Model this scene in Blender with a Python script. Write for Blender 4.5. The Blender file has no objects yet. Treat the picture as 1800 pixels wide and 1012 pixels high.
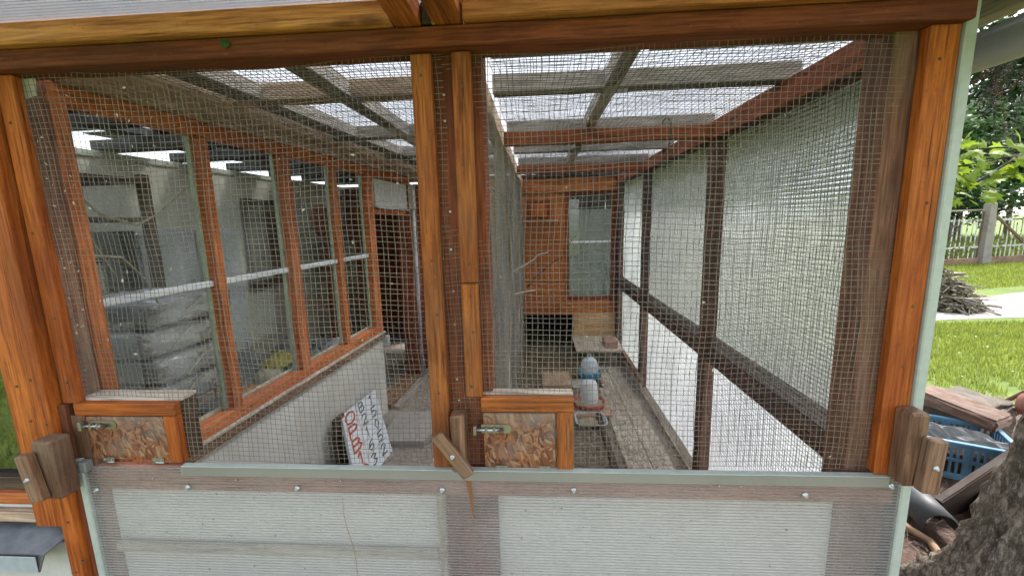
import bpy, bmesh, math, random
from mathutils import Vector, Matrix
SC = bpy.context.scene
COL = SC.collection
rnd = random.Random(11)
PI = math.pi
# ------------------------------------------------------------------ camera
YAW, PITCH, ROLL = math.radians(3.7626), math.radians(9.2026), math.radians(-1.4068)
cd = bpy.data.cameras.new('camera'); cam = bpy.data.objects.new('camera', cd); COL.objects.link(cam)
fwd = Vector((-math.sin(YAW)*math.cos(PITCH), math.cos(YAW)*math.cos(PITCH), -math.sin(PITCH)))
rgt = Vector((math.cos(YAW), math.sin(YAW), 0)); upv = rgt.cross(fwd)
r2 = rgt*math.cos(ROLL)+upv*math.sin(ROLL); u2 = upv*math.cos(ROLL)-rgt*math.sin(ROLL)
mw = Matrix((r2, u2, -fwd)).transposed().to_4x4(); mw.translation = Vector((0, -1.1, 1.6)); cam.matrix_world = mw
cd.sensor_width = 36; cd.lens = 721/1800*36; cd.clip_start = 0.02; cd.clip_end = 400
SC.camera = cam
# ------------------------------------------------------------------ world, sun, exposure
w = bpy.data.worlds.new('World'); SC.world = w; w.use_nodes = True
nt = w.node_tree; bg = nt.nodes['Background']
sky = nt.nodes.new('ShaderNodeTexSky'); sky.sky_type = 'NISHITA'; sky.sun_disc = False
SUN_DIR = Vector((0.62, 0.45, 0.95)).normalized()
sky.sun_elevation = math.asin(SUN_DIR.z); sky.sun_rotation = math.atan2(SUN_DIR.x, SUN_DIR.y)
sky.dust_density = 1.2; sky.ozone_density = 1.0
hs = nt.nodes.new('ShaderNodeHueSaturation'); hs.inputs['Saturation'].default_value = 0.42
nt.links.new(sky.outputs[0], hs.inputs['Color']); nt.links.new(hs.outputs[0], bg.inputs[0])
bg.inputs[1].default_value = 0.15
sd = bpy.data.lights.new('sun', 'SUN'); sun = bpy.data.objects.new('sun', sd); COL.objects.link(sun)
sd.energy = 2.4; sd.angle = math.radians(10); sd.color = (1.0, 0.965, 0.92)
sun.rotation_euler = (-SUN_DIR).to_track_quat('-Z', 'Y').to_euler(); sun.location = (5, 5, 12)
vs = SC.view_settings; vs.view_transform = 'Standard'; vs.look = 'None'; vs.exposure = 1.72; vs.gamma = 1; vs.use_curve_mapping = False
cy = SC.cycles; cy.max_bounces = 7; cy.diffuse_bounces = 3; cy.glossy_bounces = 2; cy.transmission_bounces = 4
cy.use_adaptive_sampling = True; cy.adaptive_threshold = 0.025
cy.transparent_max_bounces = 20; cy.caustics_reflective = False; cy.caustics_refractive = False; cy.sample_clamp_indirect = 6
# ------------------------------------------------------------------ node helpers
def nd(nt, typ, attrs=None, **kw):
    n = nt.nodes.new(typ)
    for k, v in (attrs or {}).items(): setattr(n, k, v)
    for k, v in kw.items():
        s = n.inputs[int(k[1:])] if k[0] == '_' and k[1:].isdigit() else n.inputs[k.replace('__', ' ')]
        if isinstance(v, bpy.types.NodeSocket): nt.links.new(v, s)
        else: s.default_value = v
    return n
def c4(c): return (c[0], c[1], c[2], 1)
def mixc(nt, f, a, b, blend='MIX'):
    n = nt.nodes.new('ShaderNodeMix'); n.data_type = 'RGBA'; n.blend_type = blend; n.clamp_factor = True
    for i, v in ((0, f), (6, a), (7, b)):
        if isinstance(v, bpy.types.NodeSocket): nt.links.new(v, n.inputs[i])
        else: n.inputs[i].default_value = v if i == 0 else c4(v)
    return n.outputs[2]
def math_(nt, op, a, b=0.0):
    n = nt.nodes.new('ShaderNodeMath'); n.operation = op
    for i, v in ((0, a), (1, b)):
        if isinstance(v, bpy.types.NodeSocket): nt.links.new(v, n.inputs[i])
        else: n.inputs[i].default_value = v
    return n.outputs[0]
def ramp(nt, f, stops):
    n = nt.nodes.new('ShaderNodeValToRGB'); e = n.color_ramp.elements
    while len(e) < len(stops): e.new(0.5)
    for i, (p, c) in enumerate(stops):
        e[i].position = p; e[i].color = c4(c) if not isinstance(c, (int, float)) else (c, c, c, 1)
    nt.links.new(f, n.inputs[0]); return n.outputs[0]
def newmat(name):
    m = bpy.data.materials.new(name); m.use_nodes = True
    return m, m.node_tree, m.node_tree.nodes['Principled BSDF']
def ocoord(nt, scale=(1, 1, 1), rand=True):
    tc = nt.nodes.new('ShaderNodeTexCoord'); v = tc.outputs['Object']
    if rand:
        oi = nt.nodes.new('ShaderNodeObjectInfo')
        r = math_(nt, 'MULTIPLY', oi.outputs['Random'], 53.0)
        v = nd(nt, 'ShaderNodeVectorMath', {'operation': 'ADD'}, _0=v, _1=r).outputs[0]
    return nd(nt, 'ShaderNodeMapping', Vector=v, Scale=scale).outputs[0]
def noise(nt, vec, scale=1.0, detail=4.0, rough=0.55):
    return nd(nt, 'ShaderNodeTexNoise', Vector=vec, Scale=scale, Detail=detail, Roughness=rough).outputs[0]
def bump(nt, b, h, strength=0.3, dist=0.003):
    n = nd(nt, 'ShaderNodeBump', Strength=strength, Distance=dist, Height=h); nt.links.new(n.outputs[0], b.inputs['Normal'])
def wood(name, base, dark, light, rough=0.5, grime=(0.10, 0.085, 0.07), gam=0.35, weather=0.3, knots=0.5):
    m, nt, b = newmat(name)
    g1 = noise(nt, ocoord(nt, (2.8, 30, 30)), 1.0, 5, 0.6)
    g2 = noise(nt, ocoord(nt, (8, 150, 150)), 1.0, 2)
    bl = noise(nt, ocoord(nt, (2.2, 5, 5)), 1.0, 5, 0.62)
    ws = noise(nt, ocoord(nt, (5, 60, 60)), 1.0, 4, 0.7)
    col = ramp(nt, g1, [(0.34, dark), (0.5, base), (0.66, light)])
    col = mixc(nt, 0.38, col, ramp(nt, g2, [(0.36, [x*0.35 for x in base]), (0.64, [min(1, x*1.5) for x in light])]), 'MIX')
    ck = noise(nt, ocoord(nt, (4.0, 170, 170)), 1.0, 3, 0.5)
    lg = noise(nt, ocoord(nt, (1.6, 3, 3)), 1.0, 2, 0.5)
    col = mixc(nt, ramp(nt, lg, [(0.36, 0.55), (0.56, 0.0)]), col, dark)
    oi = nt.nodes.new('ShaderNodeObjectInfo')
    col = mixc(nt, 0.5, col, ramp(nt, oi.outputs['Random'], [(0, (0.34, 0.34, 0.34)), (1, (0.66, 0.66, 0.66))]), 'OVERLAY')
    if knots:
        vo = nd(nt, 'ShaderNodeTexVoronoi', Vector=ocoord(nt, (3.2, 11, 11)), Scale=1.0).outputs['Distance']
        col = mixc(nt, ramp(nt, vo, [(0.05, knots), (0.17, 0.0)]), col, [x*0.3 for x in dark])
    if weather:
        col = mixc(nt, ramp(nt, ws, [(0.56, 0.0), (0.70, weather)]), col, [x*0.35 for x in dark])
    if weather:
        col = mixc(nt, math_(nt, 'MULTIPLY', ramp(nt, ck, [(0.60, 0.0), (0.68, 0.9)]), ramp(nt, bl, [(0.4, 0.0), (0.6, 1.0)])), col, [x*0.25 for x in dark])
    sc_ = noise(nt, ocoord(nt, (38, 60, 60)), 1.0, 6, 0.75)
    col = mixc(nt, ramp(nt, sc_, [(0.58, 0.0), (0.72, 0.55)]), col, [x*0.55 for x in dark])
    col = mixc(nt, ramp(nt, sc_, [(0.28, 0.4), (0.40, 0.0)]), col, [min(1, x*1.25+.03) for x in light])
    if gam:
        col = mixc(nt, ramp(nt, bl, [(0.50, 0.0), (0.74, gam)]), col, grime)
    nt.links.new(col, b.inputs['Base Color'])
    nt.links.new(ramp(nt, bl, [(0.3, rough*0.8), (0.7, min(1, rough*1.4))]), b.inputs['Roughness'])
    b.inputs['Specular IOR Level'].default_value = 0.25
    bump(nt, b, mixc(nt, 0.5, g1, g2), 0.5, 0.003)
    return m
def plain(name, c, rough=0.6, metal=0.0, var=0.35, scale=6.0, dirt=None, damt=0.5, bs=0.15, spec=0.5):
    m, nt, b = newmat(name)
    n1 = noise(nt, ocoord(nt, (scale,)*3), 1.0, 6, 0.65)
    n2 = noise(nt, ocoord(nt, (scale*6,)*3), 1.0, 3, 0.6)
    col = ramp(nt, n1, [(0.3, [x*(1-var) for x in c]), (0.7, [min(1, x*(1+var*0.5)) for x in c])])
    if dirt: col = mixc(nt, ramp(nt, n1, [(0.47, 0.0), (0.68, damt)]), col, dirt)
    col = mixc(nt, 0.25, col, ramp(nt, n2, [(0.3, [x*0.6 for x in c]), (0.7, c)]))
    nt.links.new(col, b.inputs['Base Color']); b.inputs['Roughness'].default_value = rough; b.inputs['Metallic'].default_value = metal
    b.inputs['Specular IOR Level'].default_value = spec
    if bs: bump(nt, b, n2, bs, 0.003)
    return m
def schlick(nt, f0, top):
    lw = nd(nt, 'ShaderNodeLayerWeight', Blend=0.5).outputs['Facing']
    return math_(nt, 'ADD', math_(nt, 'MULTIPLY', math_(nt, 'POWER', lw, 5.0), top-f0), f0)
def sheet_mat(name, trans, scat, tint=(0.93, 0.95, 0.96), gloss=0.10, dirt=0.3, dcol=(0.42, 0.40, 0.34), rough=0.25, refr=0.0, axis=2, pitch=0.0115, amp=0.00055, back=0.42):
    """ribbed plastic sheet: part clear, part scattering, part gloss"""
    m, nt, b = newmat(name); nt.nodes.remove(b); out = nt.nodes['Material Output']
    n1 = noise(nt, ocoord(nt, (2.5, 2.5, 2.5), False), 1.0, 6, 0.7)
    n2 = noise(nt, ocoord(nt, (26, 26, 3.5) if axis == 2 else (22, 22, 22), False), 1.0, 5, 0.7)
    dfac = math_(nt, 'MULTIPLY', ramp(nt, n1, [(0.42, 0.0), (0.72, 1.0)]), ramp(nt, n2, [(0.35, 0.2), (0.65, 1.0)]))
    scol = mixc(nt, math_(nt, 'MULTIPLY', dfac, min(1, dirt*2)), tint, dcol)
    tr = nd(nt, 'ShaderNodeBsdfTransparent', Color=c4(tint)).outputs[0]
    if refr:
        co = nd(nt, 'ShaderNodeSeparateXYZ', Vector=nt.nodes.new('ShaderNodeTexCoord').outputs['Object']).outputs[axis]
        hgt = math_(nt, 'ADD', math_(nt, 'SINE', math_(nt, 'MULTIPLY', co, 2*PI/pitch)), math_(nt, 'MULTIPLY', n2, 1.2))
        bn = nd(nt, 'ShaderNodeBump', Strength=1.0, Distance=amp, Height=hgt).outputs[0]
        rf = nd(nt, 'ShaderNodeBsdfRefraction', Color=c4(tint), Roughness=0.09, IOR=1.25, Normal=bn).outputs[0]
        tr = nd(nt, 'ShaderNodeMixShader', _0=refr, _1=tr, _2=rf).outputs[0]
    tl = nd(nt, 'ShaderNodeBsdfTranslucent', Color=scol).outputs[0]
    df = nd(nt, 'ShaderNodeBsdfDiffuse', Color=scol).outputs[0]
    s = nd(nt, 'ShaderNodeMixShader', _0=back, _1=tl, _2=df).outputs[0]
    f = math_(nt, 'ADD', math_(nt, 'MULTIPLY', dfac, dirt), scat)
    s = nd(nt, 'ShaderNodeMixShader', _0=f, _1=tr, _2=s).outputs[0]
    gl = nd(nt, 'ShaderNodeBsdfGlossy', Color=(1, 1, 1, 1), Roughness=rough).outputs[0]
    fr = schlick(nt, gloss*0.35, 0.6)
    s = nd(nt, 'ShaderNodeMixShader', _0=fr, _1=s, _2=gl).outputs[0]
    nt.links.new(s, out.inputs[0]); return m
def glass_mat(name, dust=0.02, tint=(0.90, 0.95, 0.93), ior=1.6):
    m, nt, b = newmat(name); nt.nodes.remove(b); out = nt.nodes['Material Output']
    n1 = noise(nt, ocoord(nt, (3, 3, 3)), 1.0, 6, 0.7)
    tr = nd(nt, 'ShaderNodeBsdfTransparent', Color=c4(tint)).outputs[0]
    df = nd(nt, 'ShaderNodeBsdfDiffuse', Color=(0.5, 0.5, 0.46, 1)).outputs[0]
    s = nd(nt, 'ShaderNodeMixShader', _0=ramp(nt, n1, [(0.35, dust*0.3), (0.7, dust*2)]), _1=tr, _2=df).outputs[0]
    gl = nd(nt, 'ShaderNodeBsdfGlossy', Color=(0.9, 0.95, 0.95, 1), Roughness=0.02).outputs[0]
    fr = schlick(nt, ((ior-1)/(ior+1))**2, 0.55)
    s = nd(nt, 'ShaderNodeMixShader', _0=fr, _1=s, _2=gl).outputs[0]
    nt.links.new(s, out.inputs[0]); return m
def leaf_mat(name, a, bcol, trans=0.4):
    m, nt, b = newmat(name); out = nt.nodes['Material Output']
    n1 = noise(nt, ocoord(nt, (5, 5, 5)), 1.0, 3)
    g = nt.nodes.new('ShaderNodeNewGeometry')
    col = mixc(nt, g.outputs['Random Per Island'], a, bcol)
    col = mixc(nt, 0.35, col, ramp(nt, n1, [(0.3, [x*0.4 for x in a]), (0.7, bcol)]))
    nt.links.new(col, b.inputs['Base Color']); b.inputs['Roughness'].default_value = 0.5; b.inputs['Specular IOR Level'].default_value = 0.3
    tl = nd(nt, 'ShaderNodeBsdfTranslucent', Color=col).outputs[0]
    s = nd(nt, 'ShaderNodeMixShader', _0=trans, _1=b.outputs[0], _2=tl).outputs[0]
    nt.links.new(s, out.inputs[0]); return m
# ------------------------------------------------------------------ materials
W_ORANGE = wood('varnished_orange_wood', (0.40, 0.095, 0.014), (0.21, 0.042, 0.009), (0.50, 0.145, 0.024), 0.6, gam=0.25, grime=(0.20, 0.12, 0.06), weather=0.45)
W_AMBER = wood('worn_amber_wood', (0.37, 0.098, 0.018), (0.13, 0.038, 0.012), (0.46, 0.155, 0.035), 0.65, gam=0.45, grime=(0.17, 0.12, 0.07), weather=0.8)
W_RED = wood('red_brown_beam', (0.22, 0.054, 0.018), (0.11, 0.029, 0.012), (0.30, 0.085, 0.03), 0.68, gam=0.35, grime=(0.16, 0.10, 0.07), weather=0.3)
W_FRAME = wood('orange_red_window_wood', (0.50, 0.135, 0.035), (0.34, 0.085, 0.026), (0.58, 0.18, 0.05), 0.45, gam=0.3, grime=(0.35, 0.22, 0.14), weather=0.15)
W_YELLOW = wood('pale_yellow_pine', (0.52, 0.185, 0.05), (0.28, 0.08, 0.02), (0.64, 0.28, 0.09), 0.6, gam=0.3, grime=(0.22, 0.13, 0.06), weather=0.3, knots=0.7)
W_BROWN = wood('brown_stained_stud', (0.23, 0.105, 0.065), (0.14, 0.062, 0.04), (0.31, 0.155, 0.10), 0.65, gam=0.55, grime=(0.33, 0.27, 0.21), weather=0.3)
W_GREY = wood('weathered_grey_rafter', (0.36, 0.31, 0.25), (0.22, 0.185, 0.145), (0.46, 0.41, 0.35), 0.75, gam=0.35, grime=(0.16, 0.13, 0.10), weather=0.6)
W_TAN = wood('dusty_tan_plank', (0.48, 0.32, 0.21), (0.31, 0.19, 0.115), (0.58, 0.43, 0.31), 0.7, gam=0.5, grime=(0.26, 0.19, 0.13), weather=0.4)
W_PINK = wood('faded_pinkish_beam', (0.42, 0.165, 0.105), (0.25, 0.09, 0.06), (0.52, 0.25, 0.18), 0.65, gam=0.3, grime=(0.30, 0.24, 0.20), weather=0.3)
W_BACK = wood('orange_plywood', (0.42, 0.125, 0.028), (0.30, 0.075, 0.018), (0.50, 0.18, 0.045), 0.5, gam=0.4, grime=(0.28, 0.14, 0.07), weather=0.3)
W_DARK = wood('dark_brown_wood', (0.075, 0.045, 0.03), (0.04, 0.025, 0.018), (0.12, 0.075, 0.05), 0.6, gam=0.4, weather=0.4)  # dark brown wood; also carries the shade coloured into the leaning plank
W_BLOCK = wood('worn_brown_block', (0.20, 0.10, 0.055), (0.11, 0.052, 0.03), (0.30, 0.17, 0.10), 0.6, gam=0.6, grime=(0.24, 0.19, 0.14), weather=0.5)
W_DOOR = wood('red_door_board', (0.20, 0.045, 0.022), (0.11, 0.026, 0.015), (0.27, 0.07, 0.032), 0.45, gam=0.2, weather=0.2, knots=0)
W_PALE = wood('pale_dusty_board', (0.50, 0.42, 0.33), (0.36, 0.28, 0.21), (0.60, 0.53, 0.45), 0.8, gam=0.5, grime=(0.36, 0.30, 0.25), weather=0.3)
W_SLATE = wood('dark_roof_timber', (0.035, 0.035, 0.038), (0.02, 0.02, 0.022), (0.06, 0.06, 0.065), 0.7, gam=0.3, weather=0.3)
def osb(name):
    m, nt, b = newmat(name)
    co = ocoord(nt, (1, 1, 1), False)
    wv = nd(nt, 'ShaderNodeTexNoise', Vector=co, Scale=26.0, Detail=3.0).outputs['Color']
    dist = nd(nt, 'ShaderNodeVectorMath', {'operation': 'MULTIPLY_ADD'}, _0=wv, _1=(0.02, 0.02, 0.02), _2=co).outputs[0]
    col = None; hgt = None
    for k, (ang, sx, sz) in enumerate(((0.25, 26, 130), (1.15, 32, 160), (-0.55, 30, 140), (-1.3, 36, 170))):
        r = nd(nt, 'ShaderNodeMapping', Vector=dist, Rotation=(0, ang, 0), Location=(0.3*k, 0.1, 0.2*k)).outputs[0]
        v = nd(nt, 'ShaderNodeTexVoronoi', Vector=nd(nt, 'ShaderNodeMapping', Vector=r, Scale=(sx, 8, sz)).outputs[0], Scale=1.0)
        sp = nd(nt, 'ShaderNodeSeparateColor', Color=v.outputs['Color'])
        c = ramp(nt, sp.outputs[0], [(0.1, (0.09, 0.032, 0.016)), (0.45, (0.23, 0.075, 0.027)), (0.75, (0.31, 0.12, 0.042)), (0.97, (0.38, 0.22, 0.12))])
        if col is None: col, hgt = c, sp.outputs[2]
        else:
            f = ramp(nt, sp.outputs[1], [(0.55, 0.0), (0.60, 1.0)]); col = mixc(nt, f, col, c); hgt = mixc(nt, f, hgt, sp.outputs[2])
    n1 = noise(nt, co, 9.0, 5)
    z = nd(nt, 'ShaderNodeSeparateXYZ', Vector=co).outputs[2]
    col = mixc(nt, ramp(nt, math_(nt, 'ADD', n1, math_(nt, 'MULTIPLY', z, 1.6)), [(0.45, 0.0), (0.70, 0.6)]), col, (0.30, 0.25, 0.21))
    nt.links.new(col, b.inputs['Base Color']); b.inputs['Roughness'].default_value = 0.7
    bump(nt, b, hgt, 0.8, 0.004)
    return m
OSB = osb('weathered_strand_board')
WHITE_WALL = plain('white_limewash', (0.66, 0.635, 0.58), 0.85, var=0.16, scale=4, dirt=(0.44, 0.38, 0.31), damt=0.7, bs=0.5)
ROOM_WALL = plain('pale_grey_room_wall', (0.56, 0.54, 0.44), 0.9, var=0.25, scale=2, dirt=(0.28, 0.28, 0.22), damt=0.5)
GREENWHITE = plain('pale_green_plastic_trim', (0.50, 0.55, 0.49), 0.5, var=0.25, scale=8, dirt=(0.28, 0.31, 0.24), damt=0.6)
GREENPUTTY = plain('green_white_putty', (0.42, 0.50, 0.36), 0.6, var=0.3, scale=8)
STEEL = plain('galvanised_steel', (0.55, 0.56, 0.56), 0.35, 0.9, var=0.3, scale=20)
BRASS = plain('tarnished_zinc_brass', (0.40, 0.37, 0.25), 0.45, 0.7, var=0.4, scale=25, dirt=(0.2, 0.16, 0.1))
RUST = plain('rusty_iron', (0.17, 0.09, 0.055), 0.7, 0.3, var=0.5, scale=18)
ALU = plain('white_aluminium_bar', (0.72, 0.74, 0.75), 0.4, 0.1, var=0.15, scale=9, dirt=(0.5, 0.48, 0.42))
def wire_mat():
    m, nt, b = newmat('dusty_galvanised_wire')
    tc = nt.nodes.new('ShaderNodeTexCoord')
    n1 = noise(nt, tc.outputs['Object'], 3.0, 4, 0.6)
    n2 = noise(nt, tc.outputs['Object'], 60.0, 3, 0.6)
    col = ramp(nt, n1, [(0.38, (0.20, 0.195, 0.19)), (0.62, (0.32, 0.28, 0.205))])
    col = mixc(nt, ramp(nt, n2, [(0.45, 0.0), (0.65, 0.6)]), col, (0.16, 0.13, 0.09))
    nt.links.new(col, b.inputs['Base Color']); b.inputs['Metallic'].default_value = 0.25; b.inputs['Roughness'].default_value = 0.55
    return m
WIRE = wire_mat()
WIRE_DARK = plain('dark_backlit_wire', (0.055, 0.055, 0.058), 0.6, 0.3, var=0.4, scale=30, bs=0)  # near-black base colour stands in for wires seen against the light
SKIN = sheet_mat('clear_ribbed_sheet', 0, 0.22, gloss=0.10, dirt=0.22, dcol=(0.45, 0.43, 0.38))
WEB = sheet_mat('sheet_rib', 0, 0.60, gloss=0.05, dirt=0.3)
SKIN_F = sheet_mat('clouded_front_sheet', 0, 0.12, tint=(0.95, 0.945, 0.93), gloss=0.08, dirt=0.16, dcol=(0.62, 0.58, 0.53), rough=0.3)
WEB_F = sheet_mat('front_sheet_rib', 0, 0.85, tint=(0.66, 0.65, 0.64), gloss=0.03, dirt=0.15, back=0.6)
SKIN_W = sheet_mat('side_wall_sheet', 0, 0.235, tint=(0.975, 0.98, 0.99), gloss=0.14, dirt=0.16, rough=0.2, refr=0.8, pitch=0.017, amp=0.0022, back=0.08)
WEB_W = sheet_mat('side_wall_rib', 0, 0.9, back=0.15, tint=(0.92, 0.94, 0.95), gloss=0.12, dirt=0.25, rough=0.15)
SKIN_O = sheet_mat('opal_sheet', 0, 0.62, tint=(0.96, 0.97, 0.98), gloss=0.06, dirt=0.15, back=0.15)
SKIN_R = sheet_mat('roof_sheet', 0, 0.40, tint=(0.93, 0.95, 0.98), gloss=0.06, dirt=0.26, dcol=(0.42, 0.41, 0.37), back=0.08)
WEB_R = sheet_mat('roof_sheet_rib', 0, 0.85, tint=(0.42, 0.44, 0.47), gloss=0.03, dirt=0.3, back=0.5)
GLASS = glass_mat('window_glass', 0.012, (0.975, 0.985, 0.97), 1.4)
GLASS_D = glass_mat('dusty_green_glass', 0.08, (0.86, 0.90, 0.87), 1.6)
# ------------------------------------------------------------------ object helpers
WM = {}
def reg(o, m, parent=None, mat=None):
    COL.objects.link(o); WM[o.name] = m.copy()
    if parent is not None:
        o.parent = parent; o.matrix_parent_inverse = WM[parent.name].inverted()
    o.matrix_basis = m
    if mat is not None and o.type == 'MESH' and not o.data.materials: o.data.materials.append(mat)
    return o
def tag(o, label=None, cat=None, group=None, kind=None):
    if label: o['label'] = label
    if cat: o['category'] = cat
    if group: o['group'] = group
    if kind: o['kind'] = kind
    return o
def thing(name, loc, label, cat, group=None):
    o = bpy.data.objects.new(name, None); o.empty_display_size = 0.1
    reg(o, Matrix.Translation(Vector(loc))); return tag(o, label, cat, group)
def mesh_obj(name, verts, faces, mat, parent=None, smooth=False, m=None, mats=None, fmat=None):
    me = bpy.data.meshes.new(name); me.from_pydata([tuple(v) for v in verts], [], faces); me.update()
    if smooth: me.polygons.foreach_set('use_smooth', [True]*len(me.polygons))
    o = bpy.data.objects.new(name, me)
    if mats:
        for x in mats: me.materials.append(x)
        me.polygons.foreach_set('material_index', fmat)
    return reg(o, m or Matrix(), parent, mat)
_boxes = {}
def boxmesh(sx, sy, sz, bev, mat):
    k = (round(sx, 4), round(sy, 4), round(sz, 4), bev, mat.name)
    if k not in _boxes:
        bm = bmesh.new(); bmesh.ops.create_cube(bm, size=1.0)
        for v in bm.verts: v.co = Vector((v.co.x*sx, v.co.y*sy, v.co.z*sz))
        if bev: bmesh.ops.bevel(bm, geom=list(bm.edges), offset=min(bev, 0.3*min(sx, sy, sz)), segments=1, affect='EDGES')
        me = bpy.data.meshes.new('box'); bm.to_mesh(me); bm.free(); me.materials.append(mat); _boxes[k] = me
    return _boxes[k]
def box(name, lo, hi, mat, parent=None, bev=0.003, rot=None, long=None):
    """axis-aligned box; grain runs along the longest side"""
    lo, hi = Vector(lo), Vector(hi); s = hi-lo; c = (lo+hi)/2
    ax = long if long is not None else max(range(3), key=lambda i: s[i])
    if ax == 0: dims = (s.x, s.y, s.z); R = Matrix()
    elif ax == 1: dims = (s.y, s.x, s.z); R = Matrix.Rotation(PI/2, 4, 'Z')
    else: dims = (s.z, s.y, s.x); R = Matrix.Rotation(-PI/2, 4, 'Y')
    m = Matrix.Translation(c) @ (rot.to_4x4() if rot is not None else Matrix()) @ R
    return reg(bpy.data.objects.new(name, boxmesh(*dims, bev, mat)), m, parent)
def beam(name, p0, p1, wd, ht, mat, parent=None, bev=0.003, up=(0, 0, 1), extra=0):
    p0, p1 = Vector(p0), Vector(p1); d = p1-p0; L = d.length; x = d.normalized()
    y = Vector(up).cross(x)
    if y.length < 1e-4: y = Vector((0, 1, 0)).cross(x)
    y.normalize(); z = x.cross(y)
    R = Matrix((x, y, z)).transposed().to_4x4()
    return reg(bpy.data.objects.new(name, boxmesh(L+extra, wd, ht, bev, mat)), Matrix.Translation((p0+p1)/2) @ R, parent)
def tube_geo(pts, rs, n=8, caps=True):
    pts = [Vector(p) for p in pts]; V = []; F = []
    if isinstance(rs, (int, float)): rs = [rs]*len(pts)
    prev = None
    for i, p in enumerate(pts):
        t = (pts[min(i+1, len(pts)-1)]-pts[max(i-1, 0)]).normalized()
        a = prev if prev is not None else (Vector((0, 0, 1)) if abs(t.z) < 0.9 else Vector((1, 0, 0)))
        u = (a-t*a.dot(t)).normalized(); prev = u; v = t.cross(u)
        for k in range(n):
            an = 2*PI*k/n; V.append(p+(u*math.cos(an)+v*math.sin(an))*rs[i])
    for i in range(len(pts)-1):
        for k in range(n):
            F.append((i*n+k, i*n+(k+1) % n, (i+1)*n+(k+1) % n, (i+1)*n+k))
    if caps:
        F.append(tuple(range(n-1, -1, -1))); F.append(tuple((len(pts)-1)*n+k for k in range(n)))
    return V, F
def tube(name, pts, rs, mat, parent=None, n=8, caps=True):
    V, F = tube_geo(pts, rs, n, caps); return mesh_obj(name, V, F, mat, parent, True)
def lathe(name, prof, c, mat, parent=None, n=20, m=None):
    V = []; F = []
    for r, z in prof:
        for k in range(n): a = 2*PI*k/n; V.append((r*math.cos(a), r*math.sin(a), z))
    for i in range(len(prof)-1):
        for k in range(n): F.append((i*n+k, i*n+(k+1) % n, (i+1)*n+(k+1) % n, (i+1)*n+k))
    return mesh_obj(name, V, F, mat, parent, True, m or Matrix.Translation(Vector(c)))
def merge(geos):
    V = []; F = []
    for v, f in geos:
        o = len(V); V += v; F += [tuple(i+o for i in x) for x in f]
    return V, F
def wire_grid(name, o, u, v, LU, LV, s, r, mat, parent, jit=0.0015, bul=0.006, seg=0.07, seed=1, skip=None):
    """welded wire mesh: every wire a bent three-sided tube"""
    R = random.Random(seed); o, u, v = Vector(o), Vector(u).normalized(), Vector(v).normalized(); n = u.cross(v)
    ph = [R.uniform(0, 6.3) for _ in range(8)]
    def dis(a, b):
        return (bul*1.6*(math.sin(a*5.1+ph[0])*math.sin(b*4.3+ph[1])+0.4*math.sin(a*13+b*9+ph[2])),
                0.0048*(math.sin(a*4+b*6+ph[3])+0.6*math.sin(b*17+ph[4])), 0.0048*(math.sin(a*6-b*5+ph[5])+0.6*math.sin(a*15+ph[6])))
    V = []; F = []
    tri = [(math.cos(t), math.sin(t)) for t in (0.5, 2.6, 4.7)]
    def run(along_u, c, off):
        L = LU if along_u else LV; k = max(2, int(L/seg)); j = R.gauss(0, jit); b0 = len(V); q = R.uniform(0, 6)
        for i in range(k+1):
            t = L*i/k; a, b = (t, c+j) if along_u else (c+j, t)
            d, da, db = dis(a, b); wob = 0.0008*math.sin(t*37+q)
            p = o+u*(a+da+(0 if along_u else wob))+v*(b+db+(wob if along_u else 0))+n*(d+off)
            w2 = v if along_u else u
            for cx, sx in tri: V.append(p+w2*cx*r+n*sx*r)
        for i in range(k):
            for e in range(3): F.append((b0+i*3+e, b0+i*3+(e+1) % 3, b0+(i+1)*3+(e+1) % 3, b0+(i+1)*3+e))
    for i in range(int(LV/s)+1): run(True, min(i*s, LV), r*0.8)
    for i in range(int(LU/s)+1): run(False, min(i*s, LU), -r*0.8)
    ob = mesh_obj(name, V, F, mat, parent, True); ob['kind'] = 'stuff'; return ob
def twin_sheet(name, o, u, v, LU, LV, th, pitch, skin, web, parent):
    """twin-wall plastic sheet: two skins with webs between; ribs run along u"""
    o, u, v = Vector(o), Vector(u).normalized(), Vector(v).normalized(); n = u.cross(v)*th
    V = []; F = []; M_ = []
    def q(a, b, c, d, mi):
        k = len(V); V.extend((a, b, c, d)); F.append((k, k+1, k+2, k+3)); M_.append(mi)
    A, B, C, D = o, o+u*LU, o+u*LU+v*LV, o+v*LV
    q(A, B, C, D, 0); q(D+n, C+n, B+n, A+n, 0)
    k = int(LV/pitch)
    for i in range(k+1):
        p = o+v*min(LV, i*pitch); q(p, p+u*LU, p+u*LU+n, p+n, 1)
    return mesh_obj(name, V, F, None, parent, False, None, [skin, web], M_)
def screw(parent, p, r=0.006, mat=None, nrm='Y'):
    R = Matrix.Rotation(PI/2, 4, 'X') if nrm == 'Y' else (Matrix.Rotation(PI/2, 4, 'Y') if nrm == 'X' else Matrix())
    V = [];
    return lathe('screw', [(0, -0.004), (r*1.5, -0.004), (r*1.6, 0.0), (r*1.35, 0.0012), (r, 0.0014), (r*0.9, 0.006), (r*0.5, 0.0065), (r*0.42, 0.003), (0, 0.003)], p, mat or STEEL, parent, 10, Matrix.Translation(Vector(p)) @ R)
def nail(parent, p, r=0.0035, mat=None):
    return lathe('nail', [(0, -0.003), (r, -0.003), (r, 0.001), (r*0.6, 0.002), (0, 0.002)], p, mat or STEEL, parent, 8, Matrix.Translation(Vector(p)) @ Matrix.Rotation(PI/2, 4, 'X'))
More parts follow.
